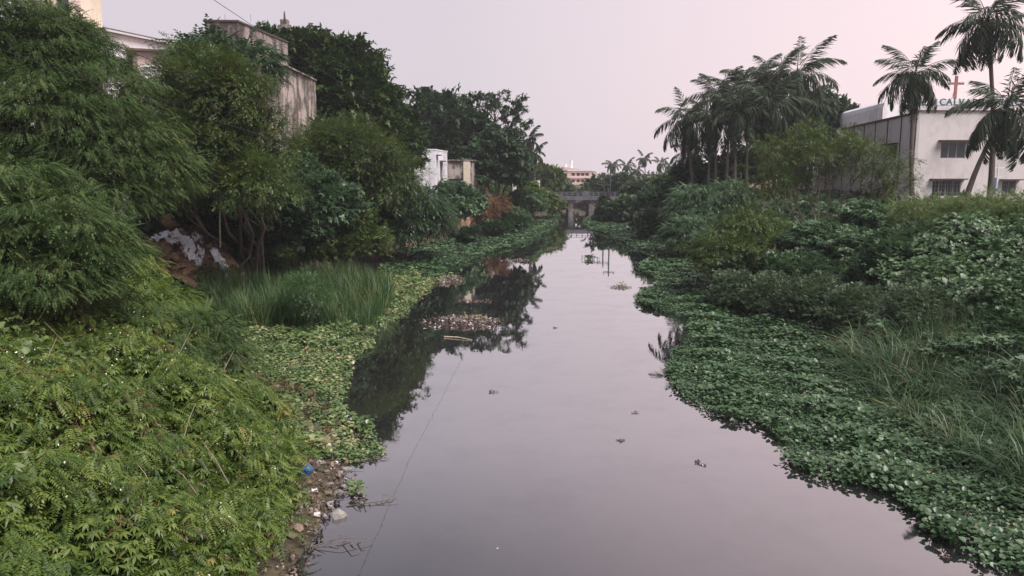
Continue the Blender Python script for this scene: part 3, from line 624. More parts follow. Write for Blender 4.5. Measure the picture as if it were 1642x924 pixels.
tree('shrub', 'small round shrub in the middle of the reed bed', 'shrub', (495, 34.5), [(495, 470, 34.5, 38, 28, 1.)], 'reed', 'fineL', 'puff', 9, 9, .35, .4, trunk=.04, stems=3)
# ------------------------------------------------------------------ right bank
tree('conical_bush', 'dark conical bush standing at the water edge before the bridge', 'bush', (970, 116), [(970, 348, 116, 18, 9, 1.6), (970, 335, 116, 13, 11, 1.3), (969, 325, 116, 7, 9, .8)], 'dark', 'broadL', 'puff', 4, 9, .5, 1., trunk=.1)
for px, py, Y, rx, rz, lb, mt in [
  (990, 298, 150, 26, 18, 'dark rounded tree beside the two poles by the bridge', 'dark'), (1030, 312, 125, 34, 22, 'grey-green bushy tree right of the two poles', 'far'),
  (1010, 335, 112, 32, 20, 'leafy bush at the water behind the conical bush', 'cool'), (1062, 330, 92, 40, 32, 'dense green bush on the right bank before the palm grove', 'cool'),
  (1085, 300, 100, 34, 24, 'olive tree at the left foot of the palm grove', 'fine'), (1050, 362, 84, 34, 20, 'low bush trailing into the far right hyacinth', 'dark')]:
    tree('bank_bush', lb, 'bush', (px, Y), [(px, py, Y, rx, rz, 2.6), (px+rx*.6, py+rz*.4, Y-1, rx*.7, rz*.7, 2)], mt, 'broadL', 'puff', 2., 9, .75, 1.2, trunk=.1, stems=2)
tree('tiered_shrub', 'large dark tiered shrub in front of the palm grove', 'shrub', (1130, 66),
  [(1120, 330, 67, 50, 38, 2.4), (1170, 320, 67, 40, 30, 2.2), (1105, 375, 64, 42, 32, 2), (1150, 370, 64, 42, 30, 2)], 'cool', 'pinL', 'plate', 3.4, 10, .65, .8, trunk=.1, stems=3, lumpy=.1)
tree('feathery_tree', 'wide olive feathery tree with many forking stems before the white church', 'tree', (1325, 50),
  [(1255, 256, 51, 48, 36, 1.8), (1320, 244, 50, 58, 36, 2.), (1390, 264, 50, 52, 33, 1.9), (1430, 300, 50, 38, 22, 1.6), (1232, 300, 50, 42, 34, 1.8), (1360, 232, 51, 30, 16, 1.2), (1290, 280, 51, 30, 20, 1.2)],
  'fine', 'fineL', 'puff', 2.3, 15, .42, .68, trunk=.13, stems=7, twigs=7, inner=False, lumpy=.34, bark='twig')
tree('mixed_bush', 'drooping green bush below the feathery tree', 'bush', (1210, 46), [(1205, 370, 47, 50, 38, 1.8), (1160, 405, 45, 50, 34, 1.8), (1245, 400, 44, 50, 32, 1.6)], 'fine', 'fineL', 'plate', 4.5, 10, .5, .75, trunk=.07, stems=3)
tree('mixed_bush', 'dark leafy bush at the foot of the forking stems', 'bush', (1320, 42), [(1310, 385, 43, 60, 30, 1.6), (1370, 400, 41, 55, 30, 1.6), (1400, 352, 46, 55, 30, 1.6)], 'cool', 'broad', 'plate', 5, 11, .5, 1.4, trunk=.06, stems=3)
for px, py, Y, rx, rz, lb in [(1180, 462, 40, 36, 24, 'leftmost of the dark fine bushes edging the right hyacinth'), (1238, 470, 38, 45, 30, 'second of the dark fine bushes edging the right hyacinth'),
  (1305, 478, 35, 50, 34, 'third and largest of the dark fine bushes edging the right hyacinth'), (1372, 490, 32, 42, 32, 'rightmost of the dark fine bushes edging the right hyacinth')]:
    tree('marsh_bush', lb, 'bush', (px, Y), [(px, py, Y, rx, rz, 1.3), (px-10, py+14, Y-.5, rx*.8, rz*.7, 1.1)], 'grey', 'broad', 'puff', 11, 12, .34, .62, trunk=.04, stems=4, group='dark fine bushes edging the right hyacinth')
tree('feathery_bush', 'grey-green feathery bush among the vines at right', 'bush', (1475, 28.5), [(1475, 490, 28.5, 55, 32, 1.2)], 'grey', 'broad', 'puff', 13, 11, .33, .5, trunk=.04, stems=4)
for px, py, Y, rx, rz, lb in [(1490, 345, 42, 60, 24, 'pale willowy bush left of the leaning palm trunk'), (1585, 345, 40, 60, 28, 'pale willowy bush at the foot of the tallest palm'), (1660, 350, 38, 60, 36, 'pale willowy bush cut by the right edge')]:
    tree('pale_bush', lb, 'bush', (px, Y), [(px, py, Y, rx, rz, 1.5), (px+20, py+18, Y-1.5, rx, rz*.8, 1.5)], 'pale', 'fine', 'puff', 6.5, 11, .5, 1.1, trunk=.05, stems=5, lumpy=.2)
for px, py, Y, rx, rz, lb, mt, tk in [(1450, 402, 36, 60, 38, 'dark green bush below the pale bushes left of centre slope', 'cool', 'broad'), (1540, 392, 35, 65, 42, 'leafy bush draped with vines below the tallest palm', 'vine', 'vine'),
   (1630, 412, 32, 62, 44, 'vine covered bush cut by the right edge', 'vine', 'vine'), (1560, 470, 29, 60, 30, 'low vine covered bush in mid slope above the long grass', 'vine', 'vine'), (1630, 520, 26, 45, 34, 'dark bush above the long grass at the right edge', 'cool', 'broad'),
   (1290, 435, 40, 60, 26, 'green bush behind the dark fine bushes', 'cool', 'broad')]:
    tree('slope_bush', lb, 'bush', (px, Y), [(px, py, Y, rx, rz, 1.5), (px-25, py+10, Y-.5, rx*.7, rz*.8, 1.2)], mt, tk, 'puff' if mt == 'cool' else 'plate', 7, 10, .42, 1.1, trunk=.05, stems=3)
tree('broad_tree', 'dark broad-leaved tree behind the palm grove and church', 'tree', (1300, 98), [(1320, 190, 98, 40, 38, 3.5), (1285, 215, 97, 45, 45, 3.5), (1245, 245, 96, 45, 40, 3)], 'dark', 'broadXL', 'puff', 1., 9, 1.1, .9, trunk=.35)
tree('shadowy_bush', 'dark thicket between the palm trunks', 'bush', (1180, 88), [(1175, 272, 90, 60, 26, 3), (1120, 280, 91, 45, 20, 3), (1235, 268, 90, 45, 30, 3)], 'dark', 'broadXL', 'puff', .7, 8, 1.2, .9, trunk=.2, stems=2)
# distant woods
def woods(name, label, spots):
    V, Q, T = merge([scatter('broadXL', *clump_sprays(*blob_clumps(c, r, int(14+r[0]*r[2]*.7), lumpy=.2, zmin=-.2), 8, 1.8, 'puff', 1.9, None, .14)) for c, r in spots])
    tag(link(name, np_mesh(name, V, Q, T), M['far']), label, 'trees', kind='stuff')
r_ = random.Random(8)
woods('distant_wood', 'hazy mass of trees closing the view beyond the bridge', [((x, 305+r_.uniform(-6, 30), 4.6+r_.uniform(-.5, 1.2)), (r_.uniform(8, 13), 6, r_.uniform(2.2, 3.4))) for x in range(-150, 260, 12)] +
      [((px_*1., 178+r_.uniform(-3, 4), 3.2), (5, 3, r_.uniform(.9, 1.4))) for px_ in range(6, 34, 5)])
woods('distant_wood', 'row of trees behind the houses along the left bank', [((-46+i*5.2+r_.uniform(-2, 2), 105+i*9, 8+r_.uniform(-1, 1)), (6, 5, 4.5)) for i in range(7)])
woods('distant_wood', 'green mass of trees behind the right bank grove', [((22+i*9+r_.uniform(-2, 2), 150+r_.uniform(-8, 8), 4.3+.25*i+r_.uniform(-.7, .7)), (7, 5, 2.4)) for i in range(13)])
# ------------------------------------------------------------------ palms
def frond_mesh(i, L=3.6, arch=1.15, n=30, wd=.095):
    r = random.Random(i); T = T_new(); pts = []; p = Vector((0, 0, 0)); ang = .0; seg = 12
    for j in range(seg+1):
        pts.append(p.copy()); ang -= arch/seg*(.5+1.3*j/seg); p = p+Vector((0, math.cos(ang), math.sin(ang)))*L/seg
    T_strip(T, pts, [.07*(1-.85*j/seg) for j in range(seg+1)], t=.25)
    T_strip(T, pts, [.05*(1-.85*j/seg) for j in range(seg+1)], side=(0, .3, .95), t=.2)
    for k in range(n):
        a = .14+.86*(k+.5)/n; f_ = a*seg; j = min(seg-1, int(f_)); q = pts[j].lerp(pts[j+1], f_-j); tg = (pts[j+1]-pts[j]).normalized()
        ll = 1.1*math.sin(math.pi*min(1, a*.82+.2))**.55*r.uniform(.8, 1.12)+.12
        for s in (-1, 1):
            d = Vector((s*r.uniform(.25, .8), r.uniform(-.25, .25), -r.uniform(.3, 1.7)))+tg*.55; T_leaf(T, q, d, (0, 0, 1), ll, wd, fold=.25, droop=.8, t=r.uniform(-.15, .15))
    V, Q, t = fin(T); return np_mesh('frond', V, Q, t+.4)
FR = [frond_mesh(i, arch=a) for i, a in enumerate((.9, 1.2, 1.55, 1.95, 1.35, 1.75))]
for m_ in FR: m_.materials.append(M['palm'])
FRs = [frond_mesh(i+20, arch=a, n=18, wd=.26) for i, a in enumerate((1., 1.6, 2.))]
for m_ in FRs: m_.materials.append(M['palm'])
nut = MB()
for k_ in range(9):
    a_ = k_*2.4; c_ = Vector((math.cos(a_)*.2, math.sin(a_)*.2, -.18-.05*(k_ % 3))); nut.tube([c_+Vector((0, 0, .13)), c_+Vector((0, 0, .06)), c_-Vector((0, 0, .06)), c_-Vector((0, 0, .13))], [.04, .11, .11, .04], 6)
NUT = nut.mesh('coconuts', True); NUT.materials.append(M['fine'])
def palm(label, crown, base, Y, rad, n=22, group=None, wind=(0., 0.), seed=0, small=False, lean_up=0., by=None):
    r = random.Random(seed); c = at(crown[0], crown[1], Y); bx = at(base[0], 283, Y).x; g = gz(bx, Y); b = Vector((bx, Y+(by or 0), g-.2))
    root = thing('coconut_palm', label, 'palm tree', b, group=group); rel = c-b; m = MB(); k = 9; pts = []; cv = r.uniform(-.5, .5)
    for i in range(k+1):
        t = i/k; pts.append(Vector((rel.x*t**1.3+cv*.6*math.sin(math.pi*t), rel.y*t, rel.z*t)))
    rr = [.24-.11*min(1, (i/k)*1.6) for i in range(k+1)]; rr[0] = .32
    m.tube(pts, rr, 8); m.build('trunk', M['palmbark'], root, True); s = rad/2.7
    ns = n
    for i in range(ns):
        t = (i+.5)/ns; el = R(80)-R(140)*t**.85+r.uniform(-.22, .22); az = i*2.39996+r.uniform(-.25, .25)
        me = (FRs[min(2, int(t*3))] if small else FR[(0, 1, 4, 5, 1, 0)[min(5, int(t*6))]]); o = link('frond', me, None, root)
        o.location = rel+Vector((0, 0, .08)); fw = Vector((math.cos(az)*math.cos(el)+wind[0], math.sin(az)*math.cos(el)+wind[1], math.sin(el))).normalized()
        q = fw.to_track_quat('Y', 'Z'); o.rotation_mode = 'QUATERNION'; o.rotation_quaternion = q; o.scale = (s, s*r.uniform(.72, 1.12), s)
    if not small: o = link('coconuts', NUT, None, root); o.location = rel; o.scale = (s, s, s)
    return root
palm('coconut palm with bare curved trunk standing left of the church corner', (1468, 120), (1458, 300), 60, 2.75, 30, seed=1, by=-1)
palm('tallest coconut palm with crown cut by the top edge, before the church', (1583, 36), (1590, 310), 53, 2.8, 32, seed=2)
palm('lower coconut palm with slanting trunk crossing in front of the church', (1614, 174), (1545, 330), 49, 2.9, 28, seed=3)
G = 'coconut palms in the grove on the right bank'; W_ = (.17, 0)
for i, (cx_, cy_, bx_, Y, rad, lb) in enumerate([
  (1100, 190, 1118, 78, 3.1, 'leftmost full palm of the grove, with a slanting pale trunk'), (1148, 152, 1150, 82, 3.3, 'palm of the grove with its crown second from the left'),
  (1172, 148, 1165, 86, 3.0, 'palm of the grove half hidden behind the second crown'), (1202, 140, 1200, 80, 3.4, 'palm in the middle of the grove with a dense bent crown'),
  (1240, 128, 1245, 84, 3.4, 'palm of the grove just left of the tallest one'), (1278, 120, 1268, 78, 3.6, 'tallest palm of the grove, its fronds streaming right'),
  (1232, 168, 1225, 74, 3.3, 'lower broad palm hanging in front of the grove centre'), (1180, 180, 1180, 74, 3.1, 'lower palm of the grove over the two thin trunks'),
  (1290, 168, 1282, 84, 3.0, 'lower palm under the tallest crown on the grove right side'), (1138, 195, 1135, 76, 2.9, 'low palm between the leftmost trunks of the grove'),
  (1106, 245, 1100, 90, 2.4, 'short young palm at the left foot of the grove')]):
    palm(lb, (cx_, cy_), (bx_, 290), Y, rad, 25, G, W_, seed=10+i)
palm('small palm standing above the bushes right of the open tree', (848, 224), (852, 290), 128, 2.6, 18, seed=40, small=True)
palm('lower small palm just behind the small palm on the left bank', (857, 246), (858, 292), 138, 2.2, 16, seed=41, small=True)
for i, (cx_, cy_, Y, lb) in enumerate([(983, 264, 230, 'leftmost distant palm, next to the two poles'), (1005, 265, 240, 'second distant palm beyond the bridge'), (1033, 254, 225, 'tallest distant palm beyond the bridge'),
   (1022, 272, 250, 'lowest distant palm under the tallest one'), (1059, 262, 235, 'distant palm between the tallest one and the grove'), (1073, 265, 240, 'distant palm closest to the grove')]):
    palm(lb, (cx_, cy_), (cx_, 285), Y, 2.5, 16, 'distant palms beyond the bridge', seed=50+i, small=True)
# ------------------------------------------------------------------ buildings
def rotz(origin, direction):
    a = math.atan2(direction[1], direction[0]); return Matrix.Translation(origin) @ Matrix.Rotation(a, 4, 'Z')
def wall_object(name, p0, p1, z0, z1, thick, mat, parent, holes=(), z1b=None):
    """wall from p0 to p1 (2D), outer face on the right-hand side of the direction; holes = (u0,u1,z0,z1). local, real openings"""
    p0 = Vector(p0); p1 = Vector(p1); L = (p1-p0).length; us = sorted({0, L, *[h[0] for h in holes], *[h[1] for h in holes]}); zs = sorted({z0, z1, *[h[2] for h in holes], *[h[3] for h in holes]})
    m = MB(); d = (p1-p0)/L; nrm = Vector((d.y, -d.x))
    def pt(u, z, t): q = p0+d*u-nrm*t; zz = z if z1b is None or z < z1 else z1+(z1b-z1)*u/L; return (q.x, q.y, zz)
    def inh(i, j):
        if i < 0 or j < 0 or i >= len(us)-1 or j >= len(zs)-1: return True
        a, b = (us[i]+us[i+1])/2, (zs[j]+zs[j+1])/2; return any(h[0] < a < h[1] and h[2] < b < h[3] for h in holes)
    for i in range(len(us)-1):
        for j in range(len(zs)-1):
            if inh(i, j): continue
            a, b, c, e_ = us[i], us[i+1], zs[j], zs[j+1]
            m.add([pt(a, c, 0), pt(b, c, 0), pt(b, e_, 0), pt(a, e_, 0)], [(0, 1, 2, 3)]); m.add([pt(a, c, thick), pt(b, c, thick), pt(b, e_, thick), pt(a, e_, thick)], [(3, 2, 1, 0)])
            for (ii, jj, q) in ((i-1, j, (a, c, a, e_)), (i+1, j, (b, c, b, e_)), (i, j-1, (a, c, b, c)), (i, j+1, (a, e_, b, e_))):
                if inh(ii, jj): m.add([pt(q[0], q[1], 0), pt(q[2], q[3], 0), pt(q[2], q[3], thick), pt(q[0], q[1], thick)], [(0, 1, 2, 3)])
    return m.build(name, M[mat], parent)
def window(parent, p0, p1, hole, nm=3, hood=.5, grille=False, depth=.14, frame='frame', hoodmat='trim'):
    """frame + panes in an opening of a wall given by p0,p1"""
    p0 = Vector(p0); d = (Vector(p1)-p0).normalized(); nrm = Vector((d.y, -d.x)); u0, u1, z0, z1 = hole
    Mx = Matrix.Translation((p0.x+d.x*u0-nrm.x*depth, p0.y+d.y*u0-nrm.y*depth, 0)) @ Matrix.Rotation(math.atan2(d.y, d.x), 4, 'Z')
    w_ = u1-u0; f = MB(); t = .05
    f.box(0, w_, -.03, .03, z0, z0+t, Mx); f.box(0, w_, -.03, .03, z1-t, z1, Mx)
    for i in range(nm+1): xx = i*(w_-t)/nm; f.box(xx, xx+t, -.028, .028, z0+t, z1-t, Mx)
    fo = f.build('window', M[frame], parent)
    for i in range(nm):
        xx = i*(w_-t)/nm+t; g = MB(); g.box(xx, xx+(w_-t)/nm-t, -.008, .008, z0+t, z1-t, Mx); g.build('pane', M['glass'], fo)
    if hood:
        h = MB(); h.box(-.3, w_+.3, -hood-depth, -depth-.002, z1+.06, z1+.16, Mx); h.build('window_hood', M[hoodmat], parent)
    if grille:
        g = MB()
        for i in range(1, 9): g.box(i*w_/9-.012, i*w_/9+.012, -.1, -.075, z0+.002, z1-.002, Mx)
        for i in range(1, 4): g.box(0.002, w_-.002, -.074, -.055, z0+i*(z1-z0)/4-.01, z0+i*(z1-z0)/4+.01, Mx)
        g.build('grille', M['grille'], fo)
# --- church
ch = thing('church_building', 'white two-storey church building with dark roof edge behind the palms', 'building', (0, 0, 0))
c0 = Vector((35., 67.)); fd = Vector((1., .03)).normalized(); ld = Vector((.15, 1.)).normalized()
far = c0+ld*36; rgt = c0+fd*34; ZT = 12.5
def fu(px): # distance along the front for a pixel column
    r__ = (px-CX)/F; return (r__*c0.y-c0.x)/(fd.x-r__*fd.y)
fholes = [(fu(1498), fu(1537), 8.55, 9.95), (fu(1489), fu(1534), 5.25, 6.65), (fu(1602), fu(1623), 8.5, 9.9), (fu(1600), fu(1622), 5.2, 6.6), (fu(1668), fu(1700), 8.5, 9.9)]
wall_object('wall', c0, rgt, 3.5, ZT, .28, 'church', ch, fholes)
for h_, nm_, gr in zip(fholes, (3, 4, 2, 2, 2), (0, 1, 0, 1, 0)): window(ch, c0, rgt, h_, nm_, .55, bool(gr))
L_ = 36.; lholes = [(L_-7.3, L_-4.5, 8.5, 9.9), (L_-7.3, L_-4.5, 5.0, 6.5), (L_-18.4, L_-15.6, 8.5, 9.9), (L_-29.5, L_-26.7, 8.5, 9.9)]
wall_object('wall', far, c0, 3.5, ZT-.002, .28, 'church', ch, lholes)
for h_ in lholes: window(ch, far, c0, h_, 2, .5)
wall_object('wall', far+fd*34, far, 3.5, ZT, .28, 'church', ch)
Mx = rotz((c0.x, c0.y, 0), ld)
for k in range(10):
    m = MB(); m.box(k*3.7-.06, k*3.7+.06, 0.002, .07, 3.6, ZT-.16, Mx); m.build('drain_strip', M['trim'], ch)
m = MB(); m.box(-.1, 36, .0, .12, ZT-.15, ZT+.04, Mx); m.build('roof_edge', M['trim'], ch)
Mf = rotz((c0.x, c0.y, 0), fd); m = MB(); m.box(-.12, 34, -.12, .3, ZT+.041, ZT+.15, Mf); m.build('roof_edge', M['trim'], ch)
for xx in (12.05, 22.0):
    m = MB(); m.tube([Mf @ Vector((xx, -.07, 3.7)), Mf @ Vector((xx, -.07, 8)), Mf @ Vector((xx, -.07, ZT-.1))], .05, 6); m.build('drain_pipe', M['church'], ch)
m = MB(); m.add([(*(c0), ZT-.05), (*(rgt), ZT-.05), (*(far+fd*34), ZT-.05), (*far, ZT-.05)], [(0, 1, 2, 3)]); m.build('roof', M['conc'], ch)
m = MB(); x0 = 38.2; prof = [(0, 12.3), (0, 14.05), (.15, 14.5), (.5, 14.78), (1.1, 14.9), (44, 14.75), (44, 12.3)]
m.add([(x0+a, 80+fd.y*a, z) for a, z in prof]+[(x0+a+2, 97, z) for a, z in prof], [tuple(range(7)), tuple(range(13, 6, -1))]+[(i, i+7, (i+1) % 7+7, (i+1) % 7) for i in range(7)])
m.build('roof_hall', M['wht'], ch)
# letters: each a mesh of its own
sg = thing('church_sign', 'row of teal capital letters standing on the church roof', 'sign', at(1466, 169, 79.7))
txt = 'NEW CALVARY CHURCH'; step = sz(5.75, 79.7); xo = 0
for ch_ in txt:
    if ch_ == ' ': xo += step*.55; continue
    cu = bpy.data.curves.new('letter', 'FONT'); cu.body = ch_; cu.size = .92; cu.extrude = .05; cu.offset = .012
    to = bpy.data.objects.new('tmp', cu); C.objects.link(to); dg = bpy.context.evaluated_depsgraph_get(); me = bpy.data.meshes.new_from_object(to.evaluated_get(dg))
    bpy.data.objects.remove(to); wdt = max(v.co.x for v in me.vertices); me.materials.clear(); o = link('letter', me, M['teal'], sg); o.location = (xo, 0, .02); o.rotation_euler = (R(90), 0, 0)
    xo += wdt+.09
m = MB(); m.box(-.2, xo+.1, .05, .09, -.04, .0); m.box(-.2, xo+.1, .06, .09, .32, .35)
for i in range(6): m.box(i*xo/5-.02, i*xo/5+.02, .06, .1, -.75, .6)
m.build('sign_rail', M['rail'], sg)
cb = at(1531, 160, 83); cr_ = thing('roof_cross', 'rust-red cross standing on the church roof behind the letters', 'cross', cb)
m = MB(); m.box(-.13, .13, -.1, .1, -.6, 2.45); m.build('upright', M['crossm'], cr_)
m = MB(); m.box(-.82, .82, -.101, .101, 1.55, 1.78); m.build('crossbeam', M['crossm'], cr_)
m = MB(); m.tube([(-.5, 0, -.5), (-.06, 0, 1.1)], .03, 5); m.build('brace', M['crossm'], cr_)
# lamp post by the church with small crossarms
lp = at(1597, 308, 57); gzz = gz(lp.x, lp.y); t_ = thing('lamp_post', 'slim pale post with two small crossarms before the church wall', 'post', (lp.x, lp.y, gzz))
m = MB(); hh_ = at(1597, 264, 57).z-gzz; m.tube([(0, 0, 0), (0, 0, hh_)], [.07, .045], 7); m.build('pole', M['white'], t_)
m = MB(); m.box(-.5, .55, -.03, .03, hh_-.28, hh_-.2); m.build('crossarm', M['white'], t_); m = MB(); m.box(-.3, .3, -.03, .03, hh_-.95, hh_-.88); m.build('crossarm', M['white'], t_)
bs = at(1590, 296, 56); m = MB(); m.box(-.28, .28, -.03, .03, -.5, .5); o = m.build('noticeboard', M['blue'], None); o.location = bs
tag(o, 'small blue board fixed to the trunk foot of the tallest palm', 'board')
# small block right of broad tree; building behind the palms
def simple_building(name, label, px0, px1, pyt, Y, depth, mat, dirv=(1, .03), z0=3.5, holes=(), nm=2, hood=.4, roofmat='trim', lip=.12, hoodmat='trim', side_dir=None, frame='darkframe', side_holes=()):
    a = at(px0, pyt, Y); d = Vector(dirv).normalized(); r__ = (px1-CX)/F; L = (r__*a.y-a.x)/(d.x-r__*d.y); zt = a.z
    b = thing(name, label, 'building'); p0 = Vector((a.x, a.y)); p1 = p0+d*L; n = Vector(side_dir).normalized() if side_dir else Vector((-d.y, d.x))
    wall_object('wall', p0, p1, z0, zt, .25, mat, b, holes); wall_object('wall', p1, p1+n*depth, z0, zt-.003, .25, mat, b, side_holes); wall_object('wall', p0+n*depth, p0, z0, zt-.003, .25, mat, b)
    wall_object('wall', p1+n*depth, p0+n*depth, z0, zt, .25, mat, b)
    for h_ in holes: window(b, p0, p1, h_, nm, hood, frame=frame, hoodmat=hoodmat)
    for h_ in side_holes: window(b, p1, p1+n*depth, h_, nm, hood, frame=frame, hoodmat=hoodmat)
    m = MB(); q = [p0-d*lip-n*lip, p1+d*lip-n*lip, p1+d*lip+n*(depth+lip), p0-d*lip+n*(depth+lip)]
    m.add([(*v, zt+.004) for v in q]+[(*v, zt+.14) for v in q], [(3, 2, 1, 0), (4, 5, 6, 7), (0, 1, 5, 4), (1, 2, 6, 5), (2, 3, 7, 6), (3, 0, 4, 7)]); m.build('roof', M[roofmat], b)
    return b, p0, d, L, zt, n
simple_building('stair_tower', 'small grey block showing between the dark tree and the church roof', 1352, 1374, 188, 104, 3, 'conc', roofmat='conc2')
bp_, p0_, d_, L__, zt_, n_ = simple_building('pink_building', 'pale pink building with a rail seen between the palm trunks', 1165, 1245, 262, 112, 8, 'pink', holes=((1, 2.2, 6, 7.1), (4, 5.2, 6, 7.1)))
m = MB()
for i in range(12): m.box(i*L__/11-.03, i*L__/11+.03, 0, .05, zt_+.14, zt_+.95, rotz((p0_.x, p0_.y, 0), d_))
m.box(0, L__, -.01, .06, zt_+.95, zt_+1.03, rotz((p0_.x, p0_.y, 0), d_)); m.build('roof_railing', M['crossm'], bp_)
# --- left bank houses
RD = (.03, 1.)
b, p0, d, L, zt, n = simple_building('concrete_house', 'tall rain-stained blank concrete house wall among the left trees', 400, 430, 105, 47, 6, 'conc', roofmat='conc2', lip=.03) if False else (None,)*6
bl = thing('concrete_house', 'tall rain-stained blank concrete house among the left trees', 'building')
q0 = Vector((-15.95, 49.5)); q1 = Vector((-15.6, 62)); q2 = Vector((-20, 62)); q3 = Vector((-20, 49.5)); ztt = at(515, 130, 62).z
zn = ztt
wall_object('wall', q0, q1, 3, zn, .25, 'conc', bl, ((10.6, 11.6, 9.2, 10.3),)); window(bl, q0, q1, (10.6, 11.6, 9.2, 10.3), 3, 0, frame='frame')
wall_object('wall', q1, q2, 3, zn-.003, .25, 'conc', bl); wall_object('wall', q3, q0, 3, zn-.003, .25, 'conc', bl); wall_object('wall', q2, q3, 3, zn-.003, .25, 'conc', bl)
m = MB(); m.box(-20.05, -15.5, 49.4, 62.05, zn+.004, zn+.1); m.build('roof', M['conc2'], bl)
b, p0, d, L, zt, n = simple_building('water_tank_block', 'dark mouldy concrete tank block high above the left trees', 328, 398, 35, 58, 9, 'conc2', dirv=(1, .05), roofmat='trim', z0=3.5, side_dir=(.12, 1), lip=.08)
m = MB()
for u in (1.4, 3.3): m.tube([(p0.x+d.x*u, p0.y+.4, zt+.1), (p0.x+d.x*u, p0.y+.4, zt+.62)], .045, 6)
m.build('roof_pipe', M['frame'], b)
c = at(457, 45, 72); t_ = thing('chimney_post', 'stubby dark chimney with a spike above the mango tree', 'chimney', (c.x, c.y, 4)); m = MB()
m.box(-.5, .5, -.5, .5, 0, c.z-4+.2); m.box(-.33, .33, -.33, .33, c.z-4+.202, c.z-4+.7); m.build('shaft', M['conc2'], t_); m = MB(); m.tube([(0, 0, c.z-4+.7), (0, 0, c.z-4+1.45)], [.11, .05], 6); m.build('spike', M['trim'], t_)
b, p0, d, L, zt, n = simple_building('cream_house', 'cream house with toothed corner stones at the top left edge', 40, 158, -25, 52, 2.2, 'cream', dirv=(1, .05), side_dir=(.1, 1), z0=3.5, holes=((1.9, 2.7, 17.4, 19.2),), nm=2, hood=.35, roofmat='cream', hoodmat='cream')
for i in range(9):
    m = MB(); o_ = .28 if i % 2 else .42; m.box(L-o_, L+.03, -.03, .05, zt-.2-.42*(i+1), zt-.2-.42*i-.04, rotz((p0.x, p0.y, 0), d)); m.build('corner_stone', M['pink'], b)
# white shed with sloping sheet roof
ws = thing('white_shed', 'long white wall with a sloping sheet roof left of the concrete block', 'building'); a = at(165, 48, 48); bq = at(292, 74, 62)
wall_object('wall', (a.x, a.y), (bq.x, bq.y), 4, a.z, .25, 'wht', ws, z1b=bq.z)
m = MB(); m.tube([(a.x, a.y, a.z+.12), (bq.x, bq.y, bq.z+.12)], .07, 4); m.build('pipe_rail', M['trim'], ws)
m = MB(); dx = Vector((bq.x-a.x, bq.y-a.y)).normalized(); nn_ = Vector((-dx.y, dx.x))
m.add([(a.x+.3, a.y-.3, a.z+.02), (bq.x+.3, bq.y-.3, bq.z+.02), (bq.x+nn_.x*6, bq.y+nn_.y*6, bq.z+.9), (a.x+nn_.x*6, a.y+nn_.y*6, a.z+.9)], [(0, 1, 2, 3)])
m.add([(a.x+.3, a.y-.3, a.z-.1), (bq.x+.3, bq.y-.3, bq.z-.1), (bq.x+.3, bq.y-.3, bq.z+.018), (a.x+.3, a.y-.3, a.z+.018)], [(0, 1, 2, 3)]); m.build('roof', M['sheet'], ws)
simple_building('low_house', 'low pinkish house with brown flat roof peeping over the layered tree', 212, 285, 82, 49, 7, 'pink', dirv=(1, .45), roofmat='brownroof', lip=.35, z0=4)
simple_building('low_house', 'white house wall glimpsed between layered tree and olive tree', 225, 275, 108, 45.5, 3, 'wht', dirv=(1, .3), roofmat='wht', lip=.03, z0=4)
b, p0, d, L, zt, n = simple_building('white_house', 'narrow streaked white house on the river wall with a side window', 664, 700, 241, 84, 7, 'whtd', dirv=(1, .1), side_dir=(.1, 1), z0=3, roofmat='whtd', lip=.04, side_holes=((2.6, 4.0, 6.4, 8.6), (.6, 1.1, 7.6, 9.2)), nm=1, hood=.45)
m = MB(); m.tube([(p0.x+.8, p0.y+.5, zt+.1), (p0.x+.8, p0.y+.5, zt+1.6)], .06, 6); m.build('roof_pipe', M['frame'], b)
b, p0, d, L, zt, n = simple_building('beige_house', 'small beige house with open brown ground floor beside the white house', 716, 754, 258, 97, 6, 'conc', dirv=(1, .12), side_dir=(.16, 1), z0=3, roofmat='conc2', lip=.25, holes=((.3, 2.1, 4.2, 6.7),), nm=2, hood=0)
m = MB(); m.box(L*.72, L+.05, -.25, .0, 3.5, zt-.1, rotz((p0.x, p0.y, 0), d)); m.build('corner_pillar', M['cream'], b)
# --- river wall on the left
rw = thing('river_wall', 'ochre stained river wall along the far left bank', 'wall'); yy = [66, 72, 78, 86, 95, 104, 115, 126, 137]
for i in range(len(yy)-1):
    a = Vector((float(np.interp(yy[i], LY, LX))+.1, yy[i])); b_ = Vector((float(np.interp(yy[i+1], LY, LX))+.1, yy[i+1]))
    wall_object('wall_bay', a, b_, -.5, 2.45+.1*(i % 2), .4, 'rwall', rw)
# white panels / vine wall
for px, y0, y1, Y, wpx, lb in [(825, 284, 311, 112, 6, 'narrow white wall end left of the draped vines'), (862, 290, 316, 126, 8, 'short white wall end right of the draped vines')]:
    a = at(px, y0, Y); bt = at(px, y1+14, Y); t_ = sz(wpx, Y)/2; m = MB(); m.box(-t_, t_, 0, 5, bt.z-a.z, 0); o = m.build('boundary_wall', M['wht']); o.location = a; tag(o, lb, 'wall')
tree('draped_vines', 'curtain of green vines draped over a wall between two white wall ends', 'vines', (845, 118), [(846, 305, 119, 20, 17, 2.2)], 'weed', 'broadL', 'plate', 4, 9, .7, .9, trunk=.05, stems=2, lumpy=.05)
